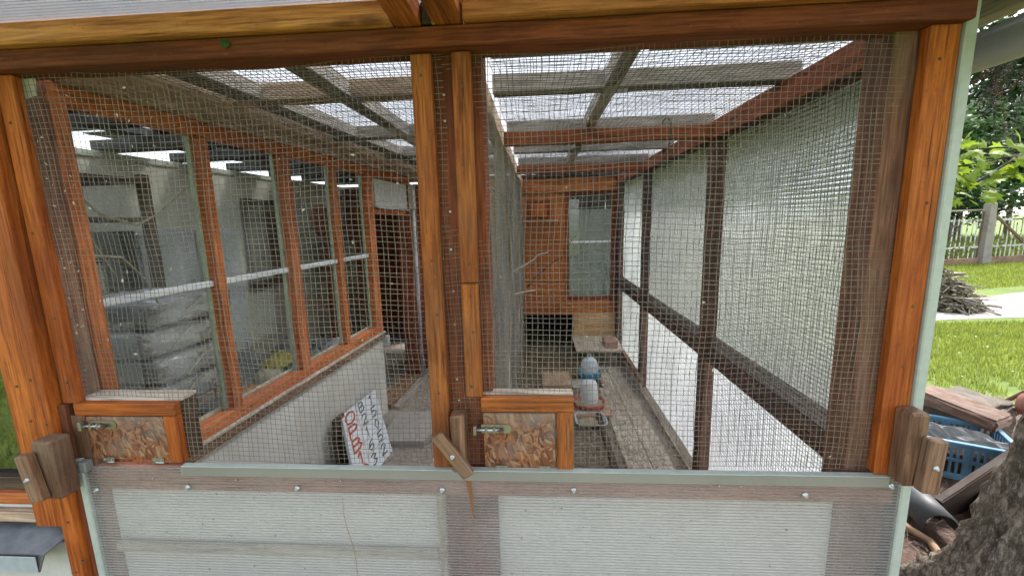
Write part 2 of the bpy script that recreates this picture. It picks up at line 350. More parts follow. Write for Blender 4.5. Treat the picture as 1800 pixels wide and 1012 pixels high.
# ================================================================== ground
def ground_mat(name, cols, scale, rough=0.95, bs=0.6):
    m, nt, b = newmat(name); tc = nt.nodes.new('ShaderNodeTexCoord').outputs['Object']
    n1 = noise(nt, tc, scale, 8, 0.7); n2 = noise(nt, tc, scale*14, 4, 0.7)
    col = ramp(nt, n1, [(0.3, cols[0]), (0.5, cols[1]), (0.7, cols[2])])
    col = mixc(nt, 0.45, col, ramp(nt, n2, [(0.32, [x*0.5 for x in cols[0]]), (0.68, cols[2])]))
    nt.links.new(col, b.inputs['Base Color']); b.inputs['Roughness'].default_value = rough
    bump(nt, b, n2, bs, 0.02); return m
G_LAWN = ground_mat('lawn_soil_green', [(0.08, 0.13, 0.018), (0.14, 0.21, 0.025), (0.21, 0.28, 0.045)], 0.9)
G_PATH = ground_mat('gravel_path', [(0.26, 0.23, 0.20), (0.36, 0.33, 0.29), (0.46, 0.43, 0.39)], 3.0)
G_SOIL = ground_mat('needle_covered_soil', [(0.055, 0.035, 0.025), (0.12, 0.07, 0.05), (0.20, 0.13, 0.095)], 4.0)
G_FLOOR = ground_mat('dusty_floor', [(0.27, 0.22, 0.175), (0.37, 0.315, 0.26), (0.46, 0.40, 0.34)], 3.0)
def poly(name, pts, z, mat, kind='structure'):
    return tag(mesh_obj(name, [(x, y, z) for x, y in pts], [tuple(range(len(pts)))], mat), kind=kind)
tag(poly('lawn', [(-90, -60), (120, -60), (120, 150), (-90, 150)], 0.0, G_LAWN), 'mown green lawn reaching to the fence')
tag(poly('path', [(1.5, 4.95), (5.9, 5.2), (7.4, 5.35), (16, 5.5), (16, 9.2), (9.2, 7.3), (7.8, 6.75), (5, 6.4), (1.5, 6.3)], 0.005, G_PATH), 'pale gravel path crossing the lawn')
tag(poly('soil', [(1.02, -1.6), (4.5, -2.0), (4.9, 0.5), (4.2, 2.2), (3.35, 2.55), (2.4, 2.75), (1.02, 2.9)], 0.005, G_SOIL), 'brown needle littered soil around the tree')
tag(poly('pavement', [(-9, -0.55), (-1.9, -0.55), (-1.0, -2.3), (1.02, -2.3), (1.02, 0.02), (-9, 0.02)], 0.006, ground_mat('worn_paving', [(0.20, 0.175, 0.15), (0.30, 0.27, 0.235), (0.40, 0.365, 0.32)], 2.0)), 'worn pale paving in front of the aviary')
tag(poly('floor', [(-3.4, 0.02), (1.0, 0.02), (1.0, 5.2), (-3.4, 5.2)], 0.004, G_FLOOR), 'dusty grey floor inside the enclosure')
# ================================================================== aviary
AV = thing('aviary', (-0.2, 0.0, 0.0), 'orange timber aviary fronted with wire mesh above ribbed plastic panels', 'aviary')
# --- front frame
box('lintel', (-2.3, -0.03, 2.026), (0.992, 0.06, 2.073), W_RED, AV)
box('post', (-1.518, -0.032, 0), (-1.474, 0.022, 2.026), W_ORANGE, AV)
box('post', (-1.602, -0.031, 0.682), (-1.518, 0.02, 2.026), W_ORANGE, AV, 0.001)
box('post', (-1.452, 0.026, 0), (-1.438, 0.090, 2.03), W_BROWN, AV)
box('post', (-0.315, 0.026, 0), (-0.138, 0.118, 2.06), W_RED, AV)
box('post', (0.862, 0.026, 0), (0.985, 0.118, 2.06), W_BROWN, AV)
box('post', (-1.4735, -0.010, 0), (-1.452, 0.022, 1.08), W_RED, AV)
b1 = box('batten', (-1.463, -0.002, 1.082), (-1.412, 0.022, 2.024), W_ORANGE, AV)
b2 = box('batten', (-0.316, -0.004, 0.888), (-0.263, 0.022, 2.022), W_AMBER, AV)
b3 = box('batten', (-0.211, -0.004, 1.437), (-0.163, 0.022, 2.023), W_AMBER, AV)
b4 = box('batten', (-0.212, -0.003, 1.107), (-0.165, 0.022, 1.435), W_AMBER, AV)
b5 = box('batten', (0.916, -0.008, 0.888), (0.984, 0.022, 2.026), W_ORANGE, AV)
for p, zz in ((b2, (1.97, 1.5, 1.35, 1.12, 0.95)), (b3, (1.94, 1.75, 1.49)), (b4, (1.4, 1.3, 1.14)), (b1, (1.9, 1.6, 1.35, 1.15)), (b5, (1.95, 1.62, 1.36, 1.2, 0.97))):
    c = WM[p.name].translation
    for z in zz: nail(p, (c.x+rnd.uniform(-.008, .008), c.y-0.0145 if p in (b5,) else c.y-0.0125, z), 0.004, RUST)
for x, z in ((-1.50, 1.72), (-1.535, 1.60), (-1.56, 1.15), (-1.51, 1.17), (-1.49, 1.03), (-1.54, 1.04), (-1.49, 0.70), (-1.47, 0.56), (-1.5, 0.52), (-1.55, 1.5)):
    nail(AV, (x, -0.0325, z), 0.004, RUST)
for z in (1.93, 1.865, 1.63, 1.527, 1.41, 1.315, 1.15, 1.085): nail(AV, (-0.238+rnd.uniform(-.003, .003), 0.0255, z), 0.0042)
box('post', (-0.316, 0.0, 0.0), (-0.292, 0.022, 0.80), W_PALE, AV)
box('rail', (-1.395, 0.004, 0.792), (0.984, 0.024, 0.876), W_PINK, AV)
box('rail', (-1.39, 0.004, 0.565), (-0.32, 0.02, 0.60), W_PALE, AV)
KB = plain('pale_grey_painted_board', (0.84, 0.82, 0.82), 0.8, var=0.12, scale=3, dirt=(0.45, 0.42, 0.38), damt=0.4)
box('backing_board', (-1.399, 0.03, 0.02), (-0.317, 0.042, 0.582), KB, AV, long=0); box('backing_board', (-1.399, 0.03, 0.586), (-0.317, 0.042, 0.79), KB, AV, long=0)
box('backing_board', (-0.136, 0.05, 0.02), (0.861, 0.062, 0.79), KB, AV, long=0)  # pale board added behind the panel to brighten this bay
# noggins and overhanging rafters carrying the roof
NZ = 2.076
for x0, x1 in ((-2.3, -0.346), (-0.172, 1.02)): box('noggin', (x0, -0.052, NZ), (x1, 0.0, 2.127), W_YELLOW, AV)
for x0, x1 in ((-0.342, -0.278), (-0.248, -0.176)): box('rafter', (x0, -0.95, NZ), (x1, 0.03, 2.1295), W_TAN if False else W_AMBER, AV)
box('debris', (-0.276, -0.03, NZ+0.002), (-0.250, 0.03, 2.128), W_DARK, AV)
V = []; F = []
for _ in range(110):
    if rnd.random() < .6: c = Vector((-1.40+.35*rnd.random()**2, .0205, rnd.uniform(1.15, 2.0)))
    else: c = Vector((rnd.uniform(-1.4, .9), .0205, rnd.uniform(.9, 2.02)))
    e1 = Vector((rnd.gauss(0, 1), rnd.gauss(0, .3), rnd.gauss(0, 1))).normalized()*rnd.uniform(.002, .008); e2 = Vector((-e1.z, 0, e1.x))*rnd.uniform(.25, .6)
    k = len(V); V += [c-e1, c+e2, c+e1*.8, c-e2*.7]; F.append((k, k+1, k+2, k+3))
tag(mesh_obj('feather_scraps', V, F, plain('pale_scrap', (.62, .56, .44), .9), AV), kind='stuff')
# --- wire mesh in the two front openings
wire_grid('wire_mesh', (-1.44, 0.024, 0.885), (1, 0, 0), (0, 0, 1), 1.20, 1.142, 0.0158, 0.0009, WIRE, AV, seed=3)
wire_grid('wire_mesh', (-0.285, 0.0245, 0.885), (1, 0, 0), (0, 0, 1), 1.245, 1.142, 0.0158, 0.0009, WIRE, AV, seed=4, bul=0.003)
# --- lower ribbed plastic front panel
FP = twin_sheet('front_panel', (-1.43, -0.008, 0.06), (1, 0, 0), (0, 0, 1), 2.415, 0.822, 0.0045, 0.0095, SKIN_F, WEB_F, AV)
for x, z in ((-1.394, 0.80), (-1.089, 0.815), (-0.738, 0.818), (-0.293, 0.821), (0.093, 0.828), (0.735, 0.826), (0.957, 0.857)): screw(FP, (x, -0.0145, z), 0.0055)
for x, z in ((-1.2, 0.842), (-0.93, 0.842), (-0.6, 0.845), (0.5, 0.85), (0.56, 0.85)): nail(FP, (x, -0.0135, z), 0.003)
trim = box('edge_trim', (-1.10, -0.0165, 0.856), (0.95, -0.0135, 0.884), sheet_mat('cloudy_edge_strip', 0, 0.55, tint=(0.78, 0.77, 0.71), gloss=0.08, dirt=0.45, dcol=(0.35, 0.34, 0.27)), AV, 0)
box('edge_trim', (-1.10, -0.0165, 0.8845), (0.985, 0.004, 0.8875), GREENWHITE, AV, 0.001)
box('edge_trim', (-1.445, -0.018, 0.05), (-1.424, -0.002, 0.905), GREENWHITE, AV)
box('edge_trim', (-1.424, -0.03, 0.868), (-1.397, -0.004, 0.903), plain('grey_cap', (0.22, 0.23, 0.22), 0.7), AV)
box('edge_trim', (0.9855, -0.016, 0.03), (1.012, 0.03, 2.15), GREENWHITE, AV)
box('edge_trim', (0.984, -0.004, 0.03), (0.9875, 0.034, 2.12), plain('dark_gasket', (0.03, 0.05, 0.04), 0.7), AV, 0)
# rust drip, hair crack and mud specks on the panel
def ribbon(name, pts, ws, mat, y):
    V = []; F = []
    for (x, z), w_ in zip(pts, ws): V += [(x-w_, y, z), (x+w_, y, z)]
    for i in range(len(pts)-1): F.append((2*i, 2*i+1, 2*i+3, 2*i+2))
    return mesh_obj(name, V, F, mat, FP)
ribbon('rust_drip', [(-.213, .884), (-.215, .86), (-.211, .83), (-.207, .80), (-.204, .77), (-.203, .745), (-.201, .728)], [.006, .008, .0065, .005, .004, .003, .001], plain('rust_stain', (.27, .11, .035), .8, bs=0), -0.0129)
ribbon('hair_crack', [(-.60, .79), (-.602, .74), (-.596, .69), (-.585, .64), (-.578, .59), (-.576, .53), (-.57, .47)], [.0008, .0012, .001, .0014, .001, .0012, .001], plain('brown_crack', (.34, .25, .17), .9, bs=0), -0.0129)
V = []; F = []
for _ in range(170):
    c = Vector((rnd.uniform(-1.4, .96), -0.0129, rnd.uniform(.44, .87))); r_ = rnd.choice((.0012, .0016, .002, .003))*rnd.uniform(.6, 1.2); k = len(V)
    for q in range(6): V.append(c+Vector((math.cos(q*PI/3)*r_*rnd.uniform(.6, 1.3), 0, math.sin(q*PI/3)*r_*rnd.uniform(.6, 1.5))))
    F.append(tuple(range(k, k+6)))
tag(mesh_obj('mud_specks', V, F, plain('dried_mud', (.24, .19, .14), .95), FP), kind='stuff')
# --- feed hatches
def hatch(x0, x1, z0, z1, depth, latch_x, latch_z, tw, sw, hinge_x, wtop):
    box('hatch_frame', (x0, -0.004, z1-tw), (x1, 0.022, z1), W_AMBER if wtop else W_ORANGE, AV)
    box('hatch_frame', (x1-sw, -0.003, z0), (x1, 0.022, z1-tw-0.001), W_AMBER if wtop else W_ORANGE, AV)
    box('hatch_box', (x0, 0.0225, z1-0.004), (x1, depth, z1+0.008), W_PALE, AV)
    box('hatch_box', (x1-0.018, 0.0265, z0), (x1-0.002, depth-0.004, z1-0.006), W_DARK if not wtop else W_BLOCK, AV)
    d = box('hatch_door', (x0+0.004, 0.004, z0+0.006), (x1-sw-0.004, 0.016, z1-tw-0.006), OSB, AV, 0.002, long=0)
    for h in hinge_x:
        hg = box('hinge', (h-0.019, -0.001, z0+0.001), (h+0.019, 0.0035, z0+0.014), BRASS, d, 0.001)
        tube('hinge_pin', [(h-0.02, -0.002, z0+0.001), (h+0.02, -0.002, z0+0.001)], 0.003, STEEL, d)
        for q in (-0.011, 0.011): nail(d, (h+q, -0.0015, z0+0.008), 0.0025)
    # sliding bolt: rounded plate, rod, two loops, knob and keeper
    V = []; n = 14
    L = 0.088; hh = 0.013
    prof = [(latch_x, latch_z-hh), (latch_x+L-hh, latch_z-hh)]+[(latch_x+L-hh+hh*math.sin(PI*k/n), latch_z-hh*math.cos(PI*k/n)) for k in range(1, n)]+[(latch_x+L-hh, latch_z+hh), (latch_x, latch_z+hh)]
    for yy in (-0.0005, 0.0035): V += [(a, yy, b) for a, b in prof]
    k = len(prof); F = [tuple(range(k)), tuple(range(2*k-1, k-1, -1))]+[(i, (i+1) % k, k+(i+1) % k, k+i) for i in range(k)]
    pl = mesh_obj('latch_plate', V, F, BRASS, d)
    tube('bolt', [(latch_x-0.026, -0.008, latch_z), (latch_x+L*0.72, -0.008, latch_z)], 0.0045, STEEL, d, 10)
    for q in (0.012, 0.036): box('latch_loop', (latch_x+q, -0.0145, latch_z-0.009), (latch_x+q+0.007, -0.0005, latch_z+0.009), BRASS, d, 0.002)
    lathe('knob', [(0, -0.006), (0.006, -0.006), (0.007, 0.004), (0.005, 0.012), (0, 0.013)], (0, 0, 0), RUST, d, 10, Matrix.Translation((latch_x+L*0.68, -0.012, latch_z)) @ Matrix.Rotation(PI/2, 4, 'X'))
    box('keeper', (latch_x-0.022, -0.016, latch_z-0.014), (latch_x-0.012, -0.0005, latch_z+0.014), BRASS, AV, 0.002)
hatch(-1.43, -1.102, 0.889, 1.083, 0.085, -1.392, 1.012, 0.040, 0.044, (-1.35, -1.185), False)
box('hatch_post', (-1.45, 0.001, 0.889), (-1.404, 0.0035, 1.042), W_BLOCK, AV, 0.001)
hatch(-0.170, 0.094, 0.880, 1.105, 0.05, -0.172, 1.010, 0.043, 0.047, (-0.115, 0.01), True)
# --- turn buttons
def turn(block_lo, block_hi, c, L, wd, th, ang, mat=W_BLOCK):
    b = box('button_block', block_lo, block_hi, mat, AV, 0.006)
    m = Matrix.Translation(Vector(c)) @ Matrix.Rotation(ang, 4, 'Y')
    t = reg(bpy.data.objects.new('turn_button', boxmesh(L, th, wd, 0.004, mat)), m, AV)
    screw(t, Vector(c)+Vector((0, -th/2, 0)), 0.0045); return t
turn((-1.475, -0.092, 0.822), (-1.412, -0.0335, 1.005), (-1.464, -0.108, 0.905), 0.145, 0.040, 0.026, math.radians(82))
turn((-0.252, -0.05, 0.90), (-0.213, 0.0, 1.072), (-0.243, -0.064, 0.965), 0.148, 0.036, 0.022, math.radians(55))
turn((0.944, -0.062, 0.888), (0.992, -0.009, 1.092), (0.990, -0.078, 0.962), 0.145, 0.042, 0.030, math.radians(93))
# small things on the front frame: paper tag in the corner
pt = mesh_obj('corner_plate', [(-1.432, 0.0225, 1.965), (-1.378, 0.0225, 1.975), (-1.372, 0.0225, 2.018), (-1.43, 0.0225, 2.022)], [(0, 1, 2, 3)], plain('dirty_white_plate', (0.62, 0.58, 0.48), 0.7), AV)
# --- side wall: studs, rail, plate, mesh and plastic sheets
SX0, SX1 = 0.93, 0.99
for y0, y1 in ((1.19, 1.285), (2.60, 2.69), (3.74, 3.83)): box('stud', (SX0, y0, 0), (SX1, y1, 2.0), W_BROWN, AV)
box('rail', (SX0+0.002, 0.12, 0.80), (SX1, 3.74, 0.868), W_BROWN, AV)
box('rail', (SX1-0.018, 0.12, 0.8685), (SX1+0.001, 3.74, 0.935), W_PALE, AV)
box('wall_plate', (SX0-0.012, 0.02, 2.0), (SX1+0.01, 3.9, 2.092), W_RED, AV)
box('bottom_plate', (SX0-0.01, 0.12, 0), (SX1, 3.83, 0.05), W_PALE, AV)
twin_sheet('wall_sheet', (1.0, 0.03, 0.93), (0, 1, 0), (0, 0, 1), 2.62, 1.12, -0.010, 0.017, SKIN_W, WEB_W, AV)
twin_sheet('wall_sheet', (1.0, 2.655, 0.93), (0, 1, 0), (0, 0, 1), 1.24, 1.12, -0.008, 0.012, SKIN_O, WEB, AV)
twin_sheet('wall_sheet', (1.001, 0.03, 0.02), (0, 1, 0), (0, 0, 1), 3.865, 0.9, -0.008, 0.012, SKIN_O, WEB, AV)
wire_grid('wire_mesh', (0.925, 0.10, 0.03), (0, 1, 0), (0, 0, 1), 3.75, 2.0, 0.0158, 0.0009, WIRE_DARK, AV, seed=5, bul=0.003, seg=0.12)
# --- partition between aisle and run
for y0, y1 in ((1.2, 1.26), (2.6, 2.66)): box('stud', (-0.232, y0, 0), (-0.18, y1, 2.0), W_PALE, AV)
box('wall_plate', (-0.235, 0.118, 2.0), (-0.175, 3.86, 2.092), W_TAN, AV)
box('bottom_plate', (-0.235, 0.118, 0), (-0.175, 3.86, 0.06), W_GREY, AV)
wire_grid('wire_mesh', (-0.174, 0.12, 0.03), (0, 1, 0), (0, 0, 1), 3.7, 1.98, 0.0158, 0.0008, WIRE, AV, seed=6, bul=0.004, seg=0.12)
# --- roof timbers
for y0 in (1.20, 2.58): box('crossbar', (-0.174, y0, 2.005), (0.929, y0+0.055, 2.075), W_RED, AV)
for y0, m in ((0.60, W_GREY), (1.36, W_GREY), (2.05, W_GREY), (2.75, W_GREY), (3.35, W_GREY)):
    box('purlin', (-0.17, y0, 2.098), (0.99, y0+0.07, 2.165), m, AV); box('purlin', (-1.43, y0-0.03, 2.098), (-0.24, y0+0.05, 2.165), W_TAN if y0 < 1 else m, AV)
box('rafter', (0.262, 0.062, 2.097), (0.318, 3.85, 2.160), W_GREY, AV, long=1)
box('rafter', (-0.80, 0.062, 2.097), (-0.725, 3.85, 2.160), W_GREY, AV, long=1)
for x, y in ((0.30, 0.635), (-0.76, 0.61), (0.30, 1.39), (0.3, 2.08)):
    box('bracket', (x+0.018, y-0.001-0.02, 2.0945), (x+0.058, y+0.035, 2.0965), STEEL, AV, 0.0005)
box('purlin', (0.32, 0.10, 2.062), (0.93, 0.17, 2.094), W_GREY, AV); box('purlin', (-0.13, 0.121, 2.062), (0.258, 0.165, 2.094), W_GREY, AV)
wire_grid('wire_mesh', (-0.15, 0.12, 2.0945), (1, 0, 0), (0, 1, 0), 1.08, 3.7, 0.0235, 0.0011, WIRE_DARK, AV, seed=7, bul=0.004, seg=0.12)
wire_grid('wire_mesh', (-1.42, 0.12, 2.0945), (1, 0, 0), (0, 1, 0), 1.17, 3.7, 0.0235, 0.0011, WIRE_DARK, AV, seed=8, bul=0.004, seg=0.12)
SKIN_V = sheet_mat('dirty_roof_sheet', 0, 0.30, tint=(0.84, 0.85, 0.88), gloss=0.05, dirt=0.45, dcol=(0.34, 0.31, 0.27), back=0.4)
WEB_V = sheet_mat('dirty_roof_rib', 0, 0.95, tint=(0.22, 0.23, 0.25), gloss=0.02, dirt=0.1, back=0.8)
twin_sheet('roof_sheet', (-2.3, -0.95, 2.1305), (1, 0, 0), (0, 1, 0), 3.64, 0.99, 0.010, 0.0125, SKIN_V, WEB_V, AV)
twin_sheet('roof_sheet', (-1.5, 0.0405, 2.176), (1, 0, 0), (0, 1, 0), 2.84, 1.14, 0.010, 0.02, SKIN_R, WEB_R, AV)
twin_sheet('roof_sheet', (-1.5, 1.18, 2.187), (1, 0, 0), (0, 1, 0), 2.72, 2.8, 0.010, 0.025, SKIN_R, WEB_R, AV)
# --- fascia board and gutter along the eave
box('soffit', (1.018, -0.95, 2.118), (1.285, 3.95, 2.126), W_PALE, AV)
box('rafter', (1.018, 0.16, 2.06), (1.06, 0.20, 2.117), W_DARK, AV)
V = []; F = []; n = 12
for rr in (0.066, 0.063):
    for yy in (-0.95, 4.0):
        for k in range(n+1):
            a = PI+PI*k/n; V.append((1.19+rr*math.cos(a), yy, 2.045+rr*1.15*math.sin(a)))
k1 = n+1
for i in range(n): F += [(i, i+1, k1+i+1, k1+i), (2*k1+i, 3*k1+i, 3*k1+i+1, 2*k1+i+1)]
F += [(0, k1, 3*k1, 2*k1), (n, 2*k1+n, 3*k1+n, k1+n)]
gut = mesh_obj('gutter', V, F, plain('zinc_gutter', (0.42, 0.43, 0.43), 0.45, 0.4, var=0.2, scale=5, dirt=(0.22, 0.22, 0.2)), AV, True)
# ================================================================== hen house at the far end
HY = 3.85
HH = thing('hen_house', (0.3, HY, 0), 'orange plywood hen house closing the far end of the run', 'hen house')
box('panel', (-0.30, HY, 0.862), (0.338, HY+0.02, 1.922), W_BACK, HH, long=2)
box('panel', (-0.30, HY+0.002, 0.452), (0.338, HY+0.02, 0.858), W_BACK, HH, long=0)
box('panel', (0.342, HY+0.001, 0.452), (0.96, HY+0.02, 0.675), W_BACK, HH, long=0)
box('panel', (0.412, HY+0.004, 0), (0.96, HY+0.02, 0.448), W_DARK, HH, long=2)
box('beam', (-0.30, HY-0.035, 1.925), (0.96, HY+0.02, 1.99), W_BACK, HH)
box('panel', (-1.25, HY+0.002, 1.9925), (0.96, HY+0.018, 2.094), W_BACK, HH)
box('beam', (-0.30, HY-0.012, 0.53), (0.96, HY-0.0005, 0.575), W_BACK, HH)
box('jamb', (-0.27, HY-0.02, 0), (-0.2, HY+0.03, 0.45), W_TAN, HH)
win = box('window_frame', (0.325, HY-0.014, 0.68), (0.37, HY-0.001, 1.922), W_DOOR, HH)
box('window_frame', (0.862, HY-0.014, 0.62), (0.94, HY-0.001, 1.922), W_DOOR, HH)
box('window_frame', (0.372, HY-0.013, 0.64), (0.86, HY-0.001, 0.69), W_DOOR, HH)
box('window_frame', (0.372, HY-0.013, 1.895), (0.86, HY-0.001, 1.921), W_DOOR, HH)
box('pane', (0.372, HY+0.004, 0.692), (0.86, HY+0.008, 1.893), GLASS_D, HH, 0)
box('glazing_bar', (0.372, HY-0.006, 1.328), (0.86, HY+0.003, 1.352), ALU, HH)
box('hatch', (-0.125, HY-0.014, 1.62), (0.15, HY-0.001, 1.835), W_RED, HH, long=2)
box('hatch_board', (-0.085, HY-0.022, 1.655), (0.11, HY-0.0145, 1.80), W_ORANGE, HH, long=2)
box('ledge', (-0.205, HY-0.12, 1.592), (0.235, HY-0.001, 1.606), W_TAN, HH)
box('panel', (0.415, HY-0.016, 0.20), (0.925, HY-0.001, 0.47), wood('honey_plywood', (0.52, 0.30, 0.13), (0.38, 0.2, 0.08), (0.62, 0.40, 0.2), gam=0.3, grime=(.4, .28, .18)), HH, long=0)
box('panel', (-1.25, HY, 0), (-0.302, HY+0.02, 1.99), W_DOOR, HH, long=2)
# inside of the hen house seen through pane and pop hole
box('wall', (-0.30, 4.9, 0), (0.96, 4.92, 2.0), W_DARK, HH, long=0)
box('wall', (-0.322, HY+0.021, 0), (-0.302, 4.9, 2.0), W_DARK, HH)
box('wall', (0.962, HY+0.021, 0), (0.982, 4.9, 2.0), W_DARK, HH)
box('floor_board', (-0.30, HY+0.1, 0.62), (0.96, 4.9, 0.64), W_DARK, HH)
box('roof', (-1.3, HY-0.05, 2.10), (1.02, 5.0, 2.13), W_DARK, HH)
box('pane_backing', (0.30, HY+0.05, 0.642), (0.955, HY+0.5, 1.72), plain('grey_green_board', (0.52, 0.54, 0.50), 0.8, var=.3, scale=3), HH)  # pale board added behind the pane to lighten the window
# ================================================================== garden room behind the window wall
LA = math.radians(3.69); LX = Vector((math.cos(LA), -math.sin(LA), 0)); LS = Vector((math.sin(LA), math.cos(LA), 0)); LO = Vector((-1.45, 0, 0))
def LW(s, off, z): return LO+LS*s+LX*off+Vector((0, 0, z))
LR = Matrix.Rotation(-LA, 3, 'Z')
GR = thing('garden_room', (-2.3, 2.0, 0), 'white walled garden room with orange framed windows beside the aisle', 'garden room')
def lbox(name, s0, s1, o0, o1, z0, z1, mat, parent=GR, bev=0.003, long=None):
    c = LW((s0+s1)/2, (o0+o1)/2, (z0+z1)/2); h = Vector((abs(o1-o0)/2, abs(s1-s0)/2, abs(z1-z0)/2))
    return box(name, c-h, c+h, mat, parent, bev, LR, long)
lbox('wall', 0.12, 2.19, -0.13, -0.022, 0, 0.70, WHITE_WALL, long=1)
lbox('wall', 0.12, 2.19, -0.0215, -0.012, 0, 0.655, WHITE_WALL, long=1)
lbox('sill', 0.12, 2.20, -0.13, 0.012, 0.7005, 0.716, W_PALE)
lbox('sill', 0.12, 2.20, -0.021, 0.010, 0.657, 0.699, W_BLOCK)
lbox('window_rail', 0.10, 2.15, -0.062, 0.0, 0.7165, 0.772, W_FRAME)
lbox('window_rail', 0.12, 2.15, -0.085, -0.0625, 0.7165, 0.782, W_PALE)
lbox('window_rail', 0.10, 3.0, -0.062, 0.004, 1.986, 2.045, W_FRAME)
MU = [(0.118, 0.045), (0.635, 0.045), (1.155, 0.075), (1.645, 0.040), (2.115, 0.07)]
for s, wd in MU:
    lbox('mullion', s-wd/2, s+wd/2, -0.06, 0.014 if s < .2 else -0.001, 0.7725, 1.9855, W_FRAME)
    if s > 0.2: lbox('putty_strip', s-wd/2-0.014, s-wd/2-0.0005, -0.06, -0.042, 0.7725, 1.9855, GREENPUTTY, bev=0.001)
for (sa, wa), (sb, wb) in zip(MU, MU[1:]):
    lbox('pane', sa+wa/2, sb-wb/2-0.0145, -0.056, -0.051, 0.7725, 1.9855, GLASS, bev=0)
    lbox('glazing_bar', sa+wa/2, sb-wb/2-0.0005, -0.049, -0.022, 1.348, 1.374, ALU)
# wall plates and dusty planks over the window wall
lbox('wall_plate', 0.12, 3.85, -0.10, 0.03, 2.047, 2.12, W_TAN)
lbox('wall_plate', 0.12, 3.85, 0.05, 0.19, 2.066, 2.13, W_TAN)
lbox('wall_plate', 0.12, 3.85, 0.225, 0.33, 2.10, 2.16, W_GREY)
# door opening
lbox('door_frame', 2.1505, 2.19, -0.09, -0.001, 0.7, 1.985, W_FRAME)
lbox('door_frame', 2.19, 2.86, -0.08, -0.004, 1.690, 1.728, W_FRAME)
lbox('door_frame', 2.865, 2.91, -0.10, -0.001, 0, 1.985, W_DOOR)
pw = lbox('panel', 2.19, 2.86, -0.02, 0.015, 1.740, 1.965, plain('flaking_white_board', (0.66, 0.64, 0.60), 0.8, var=0.2, dirt=(0.42, 0.36, 0.30), damt=0.5), long=1)
tube('pipe', [LW(2.20, 0.02, 1.742), LW(2.4, 0.028, 1.733), LW(2.6, 0.02, 1.738), LW(2.84, 0.028, 1.728)], 0.008, ALU, GR)
dA = LW(2.86, -0.05, 0); dB = LW(3.49, -0.355, 0)
for k in range(5):
    a = dA.lerp(dB, k/5+0.004); b = dA.lerp(dB, (k+1)/5-0.004); m_ = (a+b)/2
    beam('plank', m_+Vector((0, 0, 0.03)), m_+Vector((0, 0, 1.68)), 0.03, (b-a).length, W_DOOR, GR, 0.004, up=(b-a).normalized())
for zz in (0.35, 1.35):
    o_ = (dB-dA).normalized().cross(Vector((0, 0, 1)))*0.026
    beam('ledge', dA.lerp(dB, .04)+o_*-1+Vector((0, 0, zz)), dA.lerp(dB, .96)+o_*-1+Vector((0, 0, zz)), 0.02, 0.09, W_DOOR, GR)
tube('drainpipe', [LW(2.925, 0.045, 0.02), LW(2.925, 0.045, 1.74)], 0.019, plain('grey_white_pipe', (0.52, 0.52, 0.50), 0.5), GR, 12)
lbox('pipe_cover', 2.89, 2.95, 0.02, 0.07, 1.742, 1.96, WHITE_WALL)
for k in range(6):
    s0 = 2.915+k*0.155; lbox('plank', s0, s0+0.151, -0.06, -0.02, 0, 1.99, W_DOOR, long=2)
lbox('socket_box', 2.192, 2.24, -0.03, 0.03, 0.58, 0.67, plain('grey_socket_plastic', (0.5, 0.52, 0.52), 0.4), bev=0.006)
lbox('threshold', 2.19, 2.87, -0.14, 0.02, 0, 0.06, W_BLOCK)
lbox('curb', 2.2, 3.85, 0.021, 0.09, 0, 0.035, W_GREY)
# room shell
lbox('wall', 0.2, 4.6, -1.62, -1.56, 0, 2.128, ROOM_WALL, long=1)
lbox('wall', 4.55, 4.61, -1.56, -0.14, 0, 2.128, W_DOOR, long=0)
lbox('trim', 0.2, 4.55, -1.5595, -1.545, 2.085, 2.128, plain('pale_green_trim', (0.42, 0.44, 0.36), 0.7))
for k in range(8):
    s = 0.35+k*0.56; lbox('rafter', s, s+(0.11 if k % 2 else 0.17), -1.62, -0.105, 2.14, 2.20, W_SLATE, long=0)
lbox('rafter', 0.12, 4.6, -0.75, -0.64, 2.201, 2.25, W_SLATE, long=1)
lbox('rafter', 0.12, 4.6, -1.25, -1.15, 2.201, 2.25, W_SLATE, long=1)
twin_sheet('roof_sheet', LW(0.28, -1.7, 2.26), LX, LS, 1.62, 4.4, 0.01, 0.03, SKIN_R, WEB_R, GR)
for a_, b_ in ((0.28, 0.56), (0.88, 1.22), (1.50, 1.86), (2.12, 2.42), (2.7, 3.0), (3.3, 4.65)): lbox('roof_board', a_, b_, -1.7, -0.09, 2.253, 2.259, W_SLATE, long=0)
# front of the room beside the corner post: low wall, flashing, sill, frame and pane
box('wall', (-3.6, 0.0, 0), (-1.56, 0.12, 0.60), WHITE_WALL, GR, long=0)
box('wall', (-1.5595, 0.002, 0), (-1.52, 0.1, 0.655), plain('grey_edge', (0.42, 0.42, 0.40), 0.8), GR)
FLASH = plain('lead_grey_flashing', (0.20, 0.21, 0.22), 0.45, 0.5, var=0.5, scale=9, dirt=(0.32, 0.31, 0.29))
V = [(-3.6, 0.06, 0.672), (-1.50, 0.03, 0.668), (-1.535, -0.075, 0.622), (-3.6, -0.075, 0.622), (-1.552, -0.082, 0.566), (-3.6, -0.082, 0.566),
     (-3.6, 0.06, 0.668), (-1.50, 0.03, 0.664), (-1.535, -0.072, 0.618), (-3.6, -0.072, 0.618), (-1.552, -0.079, 0.566), (-3.6, -0.079, 0.566)]
fl = mesh_obj('flashing', V, [(0, 3, 2, 1), (3, 5, 4, 2), (6, 7, 8, 9), (9, 8, 10, 11), (0, 1, 7, 6), (1, 2, 8, 7), (2, 4, 10, 8), (4, 5, 11, 10)], FLASH, GR)
box('flashing_lip', (-3.6, -0.0855, 0.566), (-1.553, -0.0825, 0.621), plain('zinc_lip', (0.50, 0.54, 0.57), 0.45, 0.3), GR, 0.001)
